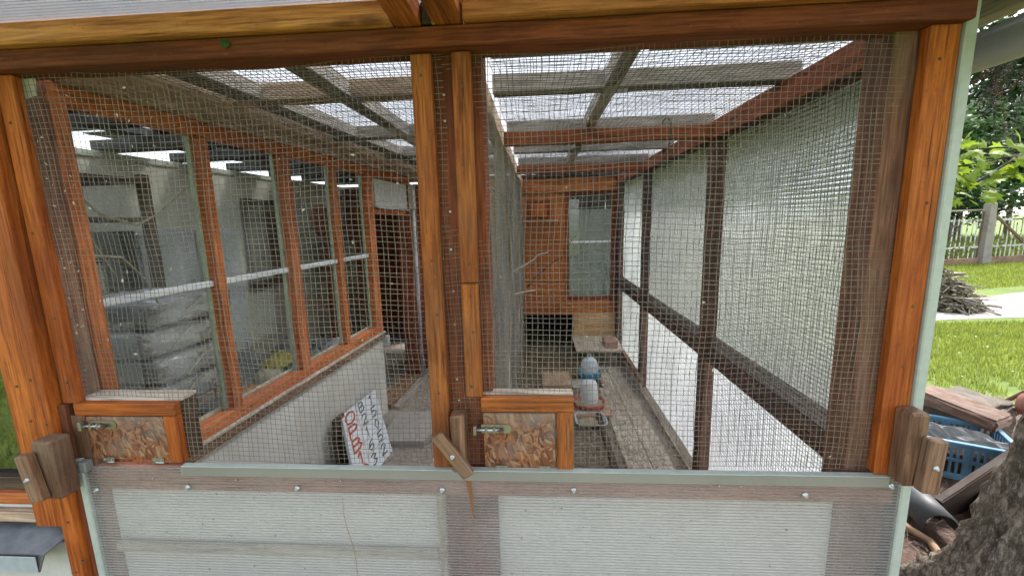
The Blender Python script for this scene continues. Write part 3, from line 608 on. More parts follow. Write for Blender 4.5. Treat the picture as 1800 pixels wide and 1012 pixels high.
box('sill', (-3.6, -0.01, 0.676), (-1.605, 0.12, 0.712), W_TAN, GR)
box('window_rail', (-3.6, 0.012, 0.7125), (-1.605, 0.08, 0.728), ALU, GR)
box('window_rail', (-3.6, 0.004, 0.7285), (-1.605, 0.08, 0.768), W_FRAME, GR)
box('window_rail', (-3.6, 0.02, 0.7685), (-1.605, 0.08, 0.815), W_DARK, GR)
box('window_rail', (-3.6, 0.02, 1.98), (-1.605, 0.08, 2.03), W_FRAME, GR)
box('pane', (-3.55, 0.045, 0.816), (-1.605, 0.05, 1.979), glass_mat('reflecting_glass', 0.02, (0.16, 0.2, 0.18), 2.6), GR, 0)
# ---------------------------------------------------------------- things inside the garden room
cab = thing('metal_cabinet', LW(1.6, -1.3, 0), 'tall grey metal cabinet against the far wall of the garden room', 'cabinet')
CABM = plain('grey_cabinet_paint', (0.36, 0.39, 0.40), 0.5, 0.1, var=0.15, scale=2)
lbox('body', 1.22, 2.02, -1.555, -1.10, 0.02, 1.60, CABM, cab)
for s0, s1 in ((1.23, 1.615), (1.625, 2.01)):
    d = lbox('door', s0, s1, -1.0995, -1.082, 0.06, 1.58, CABM, cab, 0.004)
    lbox('handle', (s1-0.06) if s0 < 1.5 else s0+0.04, (s1-0.04) if s0 < 1.5 else s0+0.06, -1.0815, -1.06, 0.85, 1.0, STEEL, d)
shf = thing('dark_shelving', LW(0.85, -1.2, 0), 'dark wooden shelving in the front corner of the garden room', 'shelving')
for s in (0.62, 1.14): 
    for o_ in (-1.5, -0.95): lbox('upright', s, s+0.05, o_, o_+0.05, 0, 1.92, W_DARK, shf)
for z in (0.3, 0.75, 1.2, 1.65, 1.87): lbox('shelf', 0.62, 1.19, -1.5, -0.9, z, z+0.025, W_DARK, shf)
for s, z, hgt, c in ((0.7, .326, .25, (.1, .1, .11)), (0.9, .776, .28, (.14, .12, .1)), (0.75, 1.226, .3, (.08, .09, .08)), (0.95, 1.226, .22, (.3, .28, .22)), (0.8, 1.676, .15, (.12, .1, .08))):
    t = thing('storage_tin', LW(s, -1.15, z), ('pale' if c[0] == .3 else 'dark')+' storage tin on the %s shelf of the dark shelving' % {.326: 'lowest', .776: 'second lowest', 1.226: 'middle', 1.676: 'top'}[z], 'tin', 'tins on the dark shelving')
    lathe('body', [(0, 0), (.08, 0), (.085, .01), (.085, hgt-.02)], LW(s, -1.15, z+0.001), plain('tin_%d' % int(s*100+z*10), c, 0.5), t, 14)
    lathe('lid', [(.088, hgt-.02), (.088, hgt), (0, hgt+.003)], LW(s, -1.15, z+0.001), W_DARK, t, 14)
pic = thing('framed_picture', LW(2.9, -1.54, 1.4), 'dark framed mottled picture hanging on the pale wall', 'picture')
lbox('canvas', 2.66, 3.16, -1.5445, -1.535, 1.05, 1.83, ground_mat('mottled_dark_print', [(0.03, 0.025, 0.02), (0.09, 0.075, 0.04), (0.24, 0.2, 0.12)], 9.0, 0.6, 0.1), pic)
for a in ((2.62, 2.66, 1.0, 1.88), (3.16, 3.2, 1.0, 1.88), (2.66, 3.16, 1.83, 1.88), (2.66, 3.16, 1.0, 1.05)): lbox('frame', a[0], a[1], -1.5445, -1.52, a[2], a[3], W_DARK, pic)
# wrapped bundles stacked by the glass
WRAP = sheet_mat('cloudy_wrapping_film', 0, 0.55, tint=(0.80, 0.82, 0.86), gloss=0.35, dirt=0.2, rough=0.15, back=0.7)
PACK = plain('grey_brown_pack', (0.28, 0.26, 0.24), 0.8, var=0.5, scale=7, dirt=(0.12, 0.10, 0.09))
CORD = plain('pale_cord', (0.55, 0.52, 0.45), 0.8)
def bundle(z, s0, s1, o0, o1, h, ordinal, seed):
    R = random.Random(seed); t = thing('wrapped_bundle', LW((s0+s1)/2, (o0+o1)/2, z), 'film wrapped bundle tied with cord, %s of the stack behind the glass' % ordinal, 'bundle', 'wrapped bundles stacked behind the glass')
    lbox('pack', s0+.012, s1-.012, o0+.012, o1-.012, z+.008, z+h-.01, PACK, t, 0.02)
    bm = bmesh.new(); bmesh.ops.create_grid(bm, x_segments=2, y_segments=2, size=0.5); bm.free()
    V = []; F = []; n = 40; rows = 7
    for r in range(rows+1):
        f = r/rows
        for k in range(n):
            a = 2*PI*k/n; ca, sa = math.cos(a), math.sin(a); q = max(abs(ca), abs(sa)); q = 1/((abs(ca)**8+abs(sa)**8)**0.125)
            bul = 1+0.02*R.uniform(-1, 1)-0.03*abs(f-.5)
            V.append(LW((s0+s1)/2+(s1-s0)/2*ca*q*bul, (o0+o1)/2+(o1-o0)/2*sa*q*bul, z+0.002+h*f+R.uniform(-.003, .003)))
    for r in range(rows):
        for k in range(n): F.append((r*n+k, r*n+(k+1) % n, (r+1)*n+(k+1) % n, (r+1)*n+k))
    F.append(tuple(rows*n+k for k in range(n))); F.append(tuple(range(n-1, -1, -1)))
    mesh_obj('film', V, F, WRAP, t, True)
    for f in (0.25, 0.6):
        s = s0+(s1-s0)*f; tube('cord', [LW(s, o1+.008, z+.01), LW(s+.06, o1+.010, z+h*.55), LW(s+.14, o1+.008, z+h), LW(s+.05, o0, z+h+.004)], 0.005, CORD, t, 6)
for k, (z, nm) in enumerate(((0.785, 'lowest'), (0.915, 'second from bottom'), (1.045, 'third from bottom'), (1.175, 'topmost'))):
    bundle(z, 0.48+.03*(k % 2), 0.98-.04*((k+1) % 2), -0.80, -0.28+.03*(k % 2), .105, nm, k+40)
    if k: tag(lbox('gap_filler', 0.54, 0.92, -0.76, -0.36, z-.0225, z-.0005, W_DARK, None), 'dark filler for the shaded gap under the %s wrapped bundle' % nm, 'board', 'fillers in the shaded gaps between the wrapped bundles')  # dark boards stand in for the shaded gaps in the stack
pal = thing('bench', LW(.73, -.55, 0), 'grey slatted bench carrying the wrapped bundles', 'bench')
for s_ in (.49, .93):
    for o_ in (-.80, -.36): lbox('leg', s_, s_+.06, o_, o_+.06, .005, .735, W_GREY, pal)
for k in range(5): lbox('slat', .47+k*.108, .47+k*.108+.098, -.82, -.27, .7355, .783, W_GREY, pal, long=0)
for k, pts in enumerate((((.18, 1.78), (.30, 1.66), (.42, 1.62), (.50, 1.66), (.66, 1.78), (.78, 1.84)), ((.14, 1.62), (.24, 1.52), (.36, 1.50), (.44, 1.40), (.47, 1.30)), ((.20, 1.86), (.26, 1.74), (.28, 1.58), (.34, 1.44)))):
    tag(tube('vine_stem', [LW(a, -.14-.02*k, b) for a, b in pts], [.006, .006, .005, .004, .003, .002][:len(pts)], plain('dry_vine_%d' % k, (.42, .36, .26), .9), None, 6), ['longest dry vine stem arching behind the first window pane', 'short dry vine stem drooping low behind the first window pane', 'upright dry vine stem at the edge of the first window pane'][k], 'vine', 'dry vine stems behind the glass')
# work table with odds and ends
tb = thing('work_table', LW(1.95, -.75, 0), 'low grey work table under the windows covered with garden oddments', 'table')
lbox('table_top', 1.05, 2.6, -1.05, -.35, .50, .53, plain('grey_worktop', (.22, .23, .22), .7, dirt=(.1, .1, .09)), tb)
for s in (1.07, 2.54):
    for o_ in (-1.03, -.41): lbox('leg', s, s+.04, o_, o_+.04, .005, .499, W_DARK, tb)
GOURD = plain('beige_gourd_skin', (.50, .46, .32), .5, var=.2)
for k, (s, o_, z, r, lab) in enumerate(((1.36, -.45, .531, .085, 'large ribbed beige gourd on the work table beside the glass'), (1.50, -.50, .531, .055, 'small pale gourd lying behind the large ribbed gourd'))):
    V = []; F = []; n = 28; m2 = 10
    for i in range(m2+1):
        th = PI*i/m2
        for j in range(n):
            a = 2*PI*j/n; q = r*math.sin(th)*(1-.07*abs(math.sin(a*4))); V.append(LW(s, o_, z+r*.86)+Vector((q*math.cos(a), q*math.sin(a), r*.86*math.cos(th))))
    for i in range(m2):
        for j in range(n): F.append((i*n+j, i*n+(j+1) % n, (i+1)*n+(j+1) % n, (i+1)*n+j))
    t = thing('gourd', LW(s, o_, z), lab, 'gourd'); mesh_obj('skin', V, F, GOURD, t, True)
    tube('stalk', [LW(s, o_, z+r*1.65), LW(s+.01, o_, z+r*1.9)], .008, W_BLOCK, t, 6)
def heap(name, s, o_, z, a, b, h, mat, lab, cat, seed):
    R = random.Random(seed); V = []; F = []; n = 26; m2 = 9
    for i in range(m2+1):
        f = i/m2
        for j in range(n):
            an = 2*PI*j/n; q = (1-f**1.6)*(1+R.uniform(-.14, .14)); V.append(LW(s+a*q*math.cos(an), o_+b*q*math.sin(an), z+h*f*(1+R.uniform(-.2, .2)) if i else z))
    for i in range(m2):
        for j in range(n): F.append((i*n+j, i*n+(j+1) % n, (i+1)*n+(j+1) % n, (i+1)*n+j))
    F.append(tuple(range(n-1, -1, -1)))
    return tag(mesh_obj(name, V, F, mat, None, True), lab, cat)
heap('cloth', 1.85, -.72, .531, .17, .13, .10, plain('yellow_cloth', (.50, .42, .10), .9, var=.3), 'crumpled yellow cloth on the work table', 'cloth', 3)
heap('net', 1.68, -.47, .531, .15, .12, .08, plain('dark_green_net', (.02, .09, .05), .8, var=.6, scale=30), 'bunched dark green net on the work table', 'net', 4)
heap('plastic_bag', 2.35, -.52, .531, .16, .13, .07, WRAP, 'crumpled clear plastic bag near the doorway end of the table', 'bag', 5)
heap('sack', 2.2, -.85, .531, .2, .15, .16, plain('grey_sack', (.20, .21, .20), .9, var=.5), 'grey sack slumped at the back of the work table', 'sack', 6)
buc = thing('carton', LW(1.14, -.42, .531), 'orange and green printed carton on the work table end', 'carton')
lbox('body', 1.08, 1.22, -.47, -.37, .531, .63, plain('orange_card', (.55, .25, .10), .7, var=.5, scale=20, dirt=(.5, .48, .3)), buc)
lbox('band', 1.079, 1.221, -.471, -.369, .57, .595, plain('green_print', (.05, .16, .08), .6), buc, .0005)
pt = thing('wooden_post', LW(3.3, -1.15, 0), 'red brown post with a round disc top inside the garden room', 'post')
lbox('shaft', 3.36, 3.46, -1.2, -1.1, .0, 1.62, W_DOOR, pt)
V = []; F = []; n = 24
for off in (-1.22, -1.16):
    for k in range(n): V.append(LW(3.36+.17*math.cos(2*PI*k/n), off, 1.66+.17*math.sin(2*PI*k/n)))
F = [tuple(range(n)), tuple(range(2*n-1, n-1, -1))]+[(k, n+k, n+(k+1) % n, (k+1) % n) for k in range(n)]
mesh_obj('disc', V, F, W_DOOR, pt)
lbox('arm', 3.40, 4.2, -1.19, -1.13, 1.52, 1.60, W_DOOR, pt)
gw = thing('reflection_board', LW(4.0, -1.3, 0), 'pale green board standing in for a window reflection in the garden room', 'board')
lbox('board', 3.75, 4.3, -1.34, -1.32, .85, 1.38, plain('pale_green_reflection', (.34, .50, .34), .7), gw)  # window reflection put in as a pale green surface
for s in (3.78, 4.24): lbox('leg', s, s+.04, -1.36, -1.341, .0, 1.3, W_DARK, gw)
# ================================================================== loose things in the aisle
SB = thing('sign_board', (-1.2, 1.4, 0), 'white hand painted sign with red and black writing leaning in the aisle', 'sign')
TL = Vector((-1.318, 1.375, 0.36)); TR = Vector((-1.285, 1.86, 0.335)); BR = Vector((-1.055, 1.54, 0.005)); BL = TL+(BR-TR)
BL.z = 0.03
su = (TR-TL); sv = (BL-TL); sn = su.cross(sv).normalized()
if sn.x < 0: sn = -sn
V = [TL, TR, BR, BL, TL-sn*.02, TR-sn*.02, BR-sn*.02, BL-sn*.02]
mesh_obj('board', V, [(0, 1, 2, 3), (7, 6, 5, 4), (0, 4, 5, 1), (1, 5, 6, 2), (2, 6, 7, 3), (3, 7, 4, 0)], plain('white_sign_paint', (.68, .72, .74), .6, var=.12, scale=5, dirt=(.45, .42, .38)), SB)
RED = plain('red_paint', (.48, .05, .025), .5, var=.2, bs=0); BLK = plain('black_paint', (.02, .022, .025), .5, var=.2, bs=0)
GLY = {'O': [[(.5, 1), (.15, .85), (.05, .5), (.15, .15), (.5, 0), (.85, .15), (.95, .5), (.85, .85), (.5, 1)]],
       'P': [[(.1, 0), (.1, 1)], [(.1, 1), (.7, .98), (.92, .75), (.7, .5), (.1, .46)]],
       'B': [[(.1, 0), (.1, 1)], [(.1, 1), (.65, .97), (.8, .75), (.6, .54), (.1, .52)], [(.6, .54), (.92, .28), (.65, .03), (.1, 0)]],
       '1': [[(.3, .75), (.55, 1), (.55, 0)]], '2': [[(.1, .75), (.3, .98), (.7, .98), (.88, .72), (.1, .02), (.95, .02)]],
       '5': [[(.88, 1), (.2, 1), (.15, .55), (.6, .6), (.9, .3), (.6, .02), (.1, .08)]],
       '6': [[(.8, .95), (.35, .75), (.1, .3), (.4, .02), (.8, .12), (.85, .42), (.5, .52), (.15, .35)]],
       '3': [[(.1, .9), (.5, 1), (.85, .78), (.45, .54), (.9, .28), (.5, 0), (.08, .1)]],
       '0': [[(.5, 1), (.15, .5), (.5, 0), (.85, .5), (.5, 1)]], '-': [[(-.3, .5), (1.3, .5)]]}
def stroke(ch, a, b, wa, hb, mat, lw):
    """paint one character on the board; a runs along the top edge, b down the board"""
    V = []; F = []
    def P(q): return TL+su*(a+q[0]*wa)+sv*(b+(1-q[1])*hb)+sn*.0012
    for line in GLY[ch]:
        pts = [P(q) for q in line]
        for p, q in zip(pts, pts[1:]):
            d = (q-p).normalized(); sd_ = d.cross(sn)*lw; k = len(V); p2, q2 = p-d*lw*.5, q+d*lw*.5
            V += [p2-sd_, p2+sd_, q2+sd_*.85, q2-sd_*.85]; F.append((k, k+1, k+2, k+3))
    return mesh_obj('painted_letter', V, F, mat, SB)
for i, ch in enumerate('OPB1P'): stroke(ch, .05+.01*i, .04+.19*i, .26, .155, RED, .0075)
for i, ch in enumerate('B2163'): stroke(ch, .42+.01*(i % 2), .02+.19*i, .17, .14, BLK, .0045)
for i, ch in enumerate('15052'): stroke(ch, .70, .03+.19*i, .18, .135, BLK, .0045)
for i in (1, 2, 3): stroke('-', .47, .095+.19*i, .36, .17, plain('pencil_line', (.3, .26, .2), .7), .0018)
stroke('1', .28, .0, .16, 1.0, RED, .0016)
tag(lbox('board', 1.285, 1.40, .03, .055, .006, .37, W_DARK, None, long=1), 'dark board leaning on the white wall behind the painted sign', 'board')
sl = thing('floor_slab', (-1.0, 1.85, 0), 'flat grey slab lying on the aisle floor beside the sign', 'slab')
mesh_obj('slab', [(-1.165, 1.60, .05), (-.845, 1.605, .05), (-.72, 2.08, .05), (-1.19, 2.06, .05), (-1.165, 1.60, .006), (-.845, 1.605, .006), (-.72, 2.08, .006), (-1.19, 2.06, .006)],
         [(0, 1, 2, 3), (4, 7, 6, 5), (0, 4, 5, 1), (1, 5, 6, 2), (2, 6, 7, 3), (3, 7, 4, 0)], plain('pale_concrete', (.42, .38, .34), .9, var=.2, dirt=(.30, .26, .22)), sl)
# floor boards along the run
for k, (x0, x1, y0, y1) in enumerate(((.50, .66, 1.0, 3.2), (.665, .80, 1.1, 3.2))):
    tag(box('floor_board', (x0+.05, y0, .006), (x1+.05, y1, .03), W_PALE, None), ['dusty plank on the run floor nearest the feed tray', 'dusty plank on the run floor nearest the ribbed side wall'][k], 'plank', 'planks on the run floor')
tag(box('gap_strip', (.452, .9, .006), (.49, 2.8, .05), W_DARK, None), 'dark narrow strip for the gap edging the wood chips in the run', 'plank')  # dark strip set where a dark gap runs beside the chips
tag(box('step_block', (.03, 2.6, .006), (.30, 2.95, .07), W_TAN, None), 'low wooden step block before the dark pop hole', 'block')
tag(box('concrete_tile', (.31, 2.62, .006), (.60, 2.82, .03), plain('grey_tile', (.4, .37, .33), .9), None), 'flat grey tile under the blue drinker', 'tile')
tag(box('post_stick', (-.245, 3.1, .006), (-.215, 3.13, .42), W_TAN, None, rot=Matrix.Rotation(.08, 3, 'Y')), 'thin pale stick standing beside the pop hole', 'stick')
# table shelf with brick
ts = thing('shelf_table', (.66, 3.55, 0), 'low pale shelf table in the far corner of the run', 'table')
box('table_top', (.40, 3.24, .178), (.925, HY-.018, .197), W_PALE, ts)
box('leg', (.42, 3.80, .006), (.45, 3.83, .177), W_DARK, ts); box('leg', (.88, 3.80, .006), (.91, 3.83, .177), W_DARK, ts)
box('support_rail', (.885, 2.45, .150), (.925, 3.24, .190), W_BLOCK, ts)
box('support_board', (.915, 2.5, .01), (.928, 3.5, .149), W_PALE, ts, long=1)
BRICK = plain('old_red_brick', (.36, .19, .14), .9, var=.3, scale=14, dirt=(.45, .36, .30), bs=.6)
tag(box('brick', (.72, 3.30, .198), (.86, 3.52, .272), BRICK, None, .006), 'red brick lying on the pale shelf table', 'brick')
# feeder, drinker, tray
fd = thing('feeder', (.41, 2.2, .03), 'white plastic poultry feeder with a red rimmed base', 'feeder')
PLW = plain('white_feeder_plastic', (.72, .73, .74), .4, var=.1, dirt=(.5, .47, .42)); PLR = plain('red_feeder_plastic', (.42, .06, .05), .45, var=.2, dirt=(.3, .2, .16))
lathe('dish', [(0, .012), (.085, .012), (.118, .016), (.128, .05), (.133, .05), (.124, .006), (0, .004)], (.41, 2.2, .045), PLR, fd, 24)
lathe('hopper', [(.072, .02), (.078, .03), (.074, .12), (.066, .20), (.058, .218), (.03, .226), (0, .227)], (.41, 2.2, .045), PLW, fd, 24)
lathe('feed', [(.118, .03), (.07, .05), (0, .05)], (.41, 2.2, .045), plain('grain', (.42, .31, .17), .9, scale=60), fd, 18)
tag(box('feeder_board', (.24, 2.03, .006), (.58, 2.37, .045), W_TAN, None), 'square brown board under the white feeder', 'board')
dr = thing('drinker', (.50, 2.9, .03), 'translucent white drinker on a bright blue base', 'drinker')
PLB = plain('blue_drinker_plastic', (.035, .22, .42), .4, var=.15)
lathe('base', [(0, .004), (.10, .004), (.112, .02), (.115, .06), (.108, .062), (.10, .03), (.07, .03)], (.50, 2.9, .031), PLB, dr, 24)
lathe('tank', [(.088, .03), (.09, .06), (.085, .13), (.065, .18), (.03, .205), (0, .21)], (.50, 2.9, .031), plain('milky_plastic', (.55, .64, .68), .35, var=.1), dr, 24)
tube('handle', [(.485, 2.9, .243), (.487, 2.9, .262), (.50, 2.9, .272), (.513, 2.9, .262), (.515, 2.9, .243)], .004, PLW, dr, 6)
tr_ = thing('feed_tray', (.39, 1.97, 0), 'shallow clear plastic tray of grain in front of the feeder', 'tray')
def tray(cx, cy_, wx, wy, h, mat, par, z0=.006):
    V = []; F = []; n = 28
    def ring(a, b, z):
        for k in range(n):
            an = 2*PI*k/n; ca, sa = math.cos(an), math.sin(an); q = 1/((abs(ca)**6+abs(sa)**6)**(1/6)); V.append((cx+a*ca*q, cy_+b*sa*q, z0+z))
    for a, b, z in ((wx*.85, wy*.85, 0), (wx*.98, wy*.98, h), (wx*1.06, wy*1.06, h+.002), (wx*1.06, wy*1.06, h-.004), (wx*.96, wy*.96, h-.006), (wx*.83, wy*.83, .006)): ring(a, b, z)
    for i in range(5):
        for k in range(n): F.append((i*n+k, i*n+(k+1) % n, (i+1)*n+(k+1) % n, (i+1)*n+k))
    F.append(tuple(range(n-1, -1, -1))); F.append(tuple(5*n+k for k in range(n)))
    return mesh_obj('tray', V, F, mat, par, True)
tray(.395, 1.965, .118, .105, .045, plain('cloudy_tray_plastic', (.55, .57, .57), .35, var=.1), tr_)
lathe('grain', [(.09, .016), (.05, .026), (0, .03)], (.395, 1.965, .006), plain('tray_grain', (.42, .33, .2), .9, scale=60), tr_, 16)
# perching branches and wire hook
BARK = plain('pale_twig_bark', (.42, .34, .25), .8, var=.4, scale=30); DBARK = plain('dark_twig_bark', (.09, .06, .045), .8, var=.4, scale=30)
tube('branch', [(-.36, 1.72, 1.02), (-.335, 1.74, 1.10), (-.29, 1.78, 1.19), (-.24, 1.8, 1.225), (-.18, 1.82, 1.245), (-.09, 1.84, 1.29), (-.03, 1.86, 1.325), (.0, 1.86, 1.36), (.07, 1.88, 1.372)], [.010, .010, .009, .009, .008, .007, .006, .005, .003], BARK, None, 7)
tag(bpy.data.objects['branch'], 'pale crooked perch branch poking through the partition mesh', 'branch')
b_ = tube('branch', [(-.08, 1.9, 1.12), (-.02, 1.9, 1.19), (.05, 1.92, 1.25), (.12, 1.93, 1.305), (.18, 1.94, 1.33), (.215, 1.95, 1.40), (.25, 1.96, 1.455), (.28, 1.97, 1.485)], [.006, .006, .005, .005, .004, .004, .003, .002], DBARK, None, 6); tag(b_, 'thin dark branch curving up before the hen house window', 'branch')
b_ = tube('branch', [(-.42, 1.75, .92), (-.34, 1.76, 1.0), (-.22, 1.78, 1.07), (-.12, 1.8, 1.095), (-.02, 1.81, 1.11)], [.009, .008, .008, .007, .004], BARK, None, 7); tag(b_, 'pale lower perch branch sloping through the partition mesh', 'branch')
hk = tube('wire_hook', [(.655, 1.19, 2.085), (.665, 1.19, 2.105), (.685, 1.19, 2.108), (.70, 1.19, 2.085), (.70, 1.19, 2.03), (.69, 1.19, 1.95), (.685, 1.19, 1.88), (.675, 1.19, 1.862), (.66, 1.19, 1.868), (.668, 1.19, 1.89), (.69, 1.19, 1.885), (.70, 1.19, 1.868)], .0035, plain('green_coated_wire', (.02, .06, .03), .5), None, 6); tag(hk, 'green wire hook hanging from the brown crossbar', 'hook')
# green leaf stuck on the lintel
def flat_leaf(c, r, mat, lab, ax=Vector((1, 0, 0)), ay=Vector((0, -.2, 1)).normalized()):
    pr = [(0, -1), (.55, -.55), (.7, 0), (.4, .6), (0, 1), (-.45, .5), (-.65, 0), (-.5, -.6)]
    nn = ax.cross(ay); V = [Vector(c)+ax*a*r+ay*b*r+nn*(.15*r*abs(a)) for a, b in pr]+[Vector(c)]
    return tag(mesh_obj('leaf', V, [(i, (i+1) % 8, 8) for i in range(8)], mat), lab, 'leaf')
LEAFG = leaf_mat('fresh_leaf', (.04, .13, .02), (.07, .2, .03)); 
flat_leaf((-.775, -.036, 2.056), .016, LEAFG, 'single green leaf stuck on the red brown lintel', Vector((.3, 0, 1)).normalized(), Vector((1, -.15, -.3)).normalized())
flat_leaf((-.245, -.036, 2.078), .007, leaf_mat('yellow_leaf', (.3, .4, .05), (.4, .5, .1)), 'tiny yellow green leaf between the twin rafters')
# ================================================================== outside: big tree
def bark_mat():
    m, nt, b = newmat('furrowed_spruce_bark'); tc = nt.nodes.new('ShaderNodeTexCoord').outputs['Object']
    mp = nd(nt, 'ShaderNodeMapping', Vector=tc, Scale=(1, 1, 0.45)).outputs[0]
    mp2 = nd(nt, 'ShaderNodeMapping', Vector=tc, Scale=(1, 1, 0.28)).outputs[0]
    a = noise(nt, mp2, 34, 7, .68); rdg = math_(nt, 'ABSOLUTE', math_(nt, 'SUBTRACT', math_(nt, 'MULTIPLY', a, 2.0), 1.0))
    n1 = noise(nt, mp, 42, 7, .72); n2 = noise(nt, tc, 5, 4)
    col = ramp(nt, n1, [(.36, (.10, .075, .055)), (.5, (.40, .325, .25)), (.64, (.64, .57, .47))])
    col = mixc(nt, ramp(nt, rdg, [(0, .8), (.16, 0.)]), col, (.07, .05, .038))
    col = mixc(nt, ramp(nt, n2, [(.5, 0.), (.7, .45)]), col, (.19, .19, .11))
    nt.links.new(col, b.inputs['Base Color']); b.inputs['Roughness'].default_value = .95
    bump(nt, b, math_(nt, 'ADD', ramp(nt, rdg, [(0, 0.), (.4, 1.)]), n1), 0.8, .014); return m
BARKM = bark_mat()
TC = Vector((1.97, .24, 0))
TRE = thing('spruce_tree', TC, 'large rough barked spruce trunk growing beside the aviary', 'tree')
V = []; F = []; n = 110; R = random.Random(5); rows = 130
from mathutils import noise as mnoise
for i in range(rows+1):
    z = -.03+ (i/rows)**1.6*7.0
    r = .262+.215*math.exp(-max(z, 0)/.33)-.02*z
    for k in range(n):
        a = 2*PI*k/n; root = .07*math.exp(-max(z, 0)/.25)*math.cos(a*5+.7)
        d = mnoise.noise(Vector((math.cos(a)*5, math.sin(a)*5, z*3)))*.03+mnoise.noise(Vector((math.cos(a)*16, math.sin(a)*16, z*11)))*.034+R.uniform(-.009, .009)
        q = max(.05, r+root+d); V.append((TC.x+q*math.cos(a), TC.y+q*math.sin(a), z))
for i in range(rows):
    for k in range(n): F.append((i*n+k, i*n+(k+1) % n, (i+1)*n+(k+1) % n, (i+1)*n+k))
mesh_obj('trunk', V, F, BARKM, TRE, True)
NEED = leaf_mat('dark_spruce_needles', (.018, .028, .012), (.05, .065, .025), .15); NEEDB = leaf_mat('dry_brown_needles', (.06, .038, .026), (.14, .09, .055), .15)
# drooping twigs: limbs reach out over the soil, hanging shoots carry the needles
R = random.Random(9)
def needles(pts, nper, ln, V, F):
    for p, q in zip(pts, pts[1:]):
        d = q-p
        for _ in range(nper):
            o = p+d*R.random(); dr_ = (d.normalized()*R.uniform(.2, .9)+Vector((R.gauss(0, 1), R.gauss(0, 1), R.gauss(0, 1))).normalized()).normalized()*ln*R.uniform(.6, 1.2)
            s_ = dr_.cross(Vector((R.gauss(0, 1), R.gauss(0, 1), R.gauss(0, 1)))).normalized()*ln*.10
            k = len(V); V.extend((o-s_, o+s_, o+dr_)); F.append((k, k+1, k+2))
NV, NF, BV, BF = [], [], [], []
for li, (ex, ey, ez) in enumerate(((2.75, 1.75, 2.36), (3.3, 1.35, 2.40), (2.35, 1.95, 2.50), (3.6, 2.3, 2.55), (2.6, 2.6, 2.66))):
    A = TC+Vector((0, 0, 2.75+.1*li)); B = Vector((ex, ey, ez))
    limb = [A.lerp(B, t)+Vector((0, 0, .18*math.sin(PI*t))) for t in (0, .2, .4, .6, .8, 1)]
    tube('limb', limb, [.035, .03, .025, .02, .014, .006], BARKM, TRE, 7)
    for t in range(60):
        f = R.uniform(.25, 1); i = min(4, int(f*5)); p = limb[i].lerp(limb[i+1], f*5-i)
        L_ = R.uniform(.12, .42); sx, sy = R.gauss(0, .10), R.gauss(0, .10)
        tw = [p, p+Vector((sx*.5, sy*.5, -L_*.35)), p+Vector((sx, sy, -L_))]
        (needles(tw, 70, .030, NV, NF) if R.random() < .5 else needles(tw, 70, .028, BV, BF))
tag(mesh_obj('needles', NV, NF, NEED, TRE), kind='stuff'); tag(mesh_obj('needles', BV, BF, NEEDB, TRE), kind='stuff')
# maple spray: lobed leaves on a thin branch, lit from behind
MAP = thing('maple_branch', (3.35, 2.2, 0), 'spray of bright yellow green maple leaves hanging by the gutter', 'branch')
ML = leaf_mat('maple_leaf', (.16, .27, .02), (.34, .44, .045), .55)
LOB = [(0, -.35), (.18, -.3), (.55, -.42), (.5, -.1), (.95, .1), (.55, .25), (.62, .62), (.25, .5), (0, 1.0), (-.25, .5), (-.62, .62), (-.55, .25), (-.95, .1), (-.5, -.1), (-.55, -.42), (-.18, -.3)]
R = random.Random(21)
def maple_leaf(c, r, nrm, par, mat):
    nrm = nrm.normalized(); a = nrm.cross(Vector((R.gauss(0, 1), R.gauss(0, 1), R.gauss(0, .3)))).normalized(); b = nrm.cross(a)
    V = [c+a*x*r+b*y*r-nrm*(.18*r*(abs(x)+abs(y))) for x, y in LOB]+[c]
    return mesh_obj('leaf', V, [(i, (i+1) % 16, 16) for i in range(16)], mat, par)
TW = plain('maple_twig', (.06, .045, .035), .8)
twigs = [[(4.6, 2.3, 2.18), (4.0, 2.25, 2.05), (3.5, 2.3, 1.98), (3.15, 2.35, 1.92)], [(4.0, 2.25, 2.05), (3.6, 2.5, 2.08), (3.2, 2.45, 2.06)], [(4.3, 2.28, 2.11), (3.8, 2.0, 2.02), (3.5, 1.9, 1.90)], [(3.6, 2.3, 2.0), (3.35, 2.35, 1.80), (3.2, 2.4, 1.70)]]
for tws in twigs:
    tube('twig', tws, [.009, .007, .005, .003][:len(tws)], TW, MAP, 6)
    for p, q in zip(tws, tws[1:]):
        for _ in range(15):
            c = Vector(p).lerp(Vector(q), R.random())+Vector((R.gauss(0, .08), R.gauss(0, .08), R.gauss(-.03, .06)))
            maple_leaf(c, R.uniform(.055, .09), Vector((R.gauss(.1, .5), R.gauss(-.5, .5), R.gauss(.7, .3))), MAP, ML)
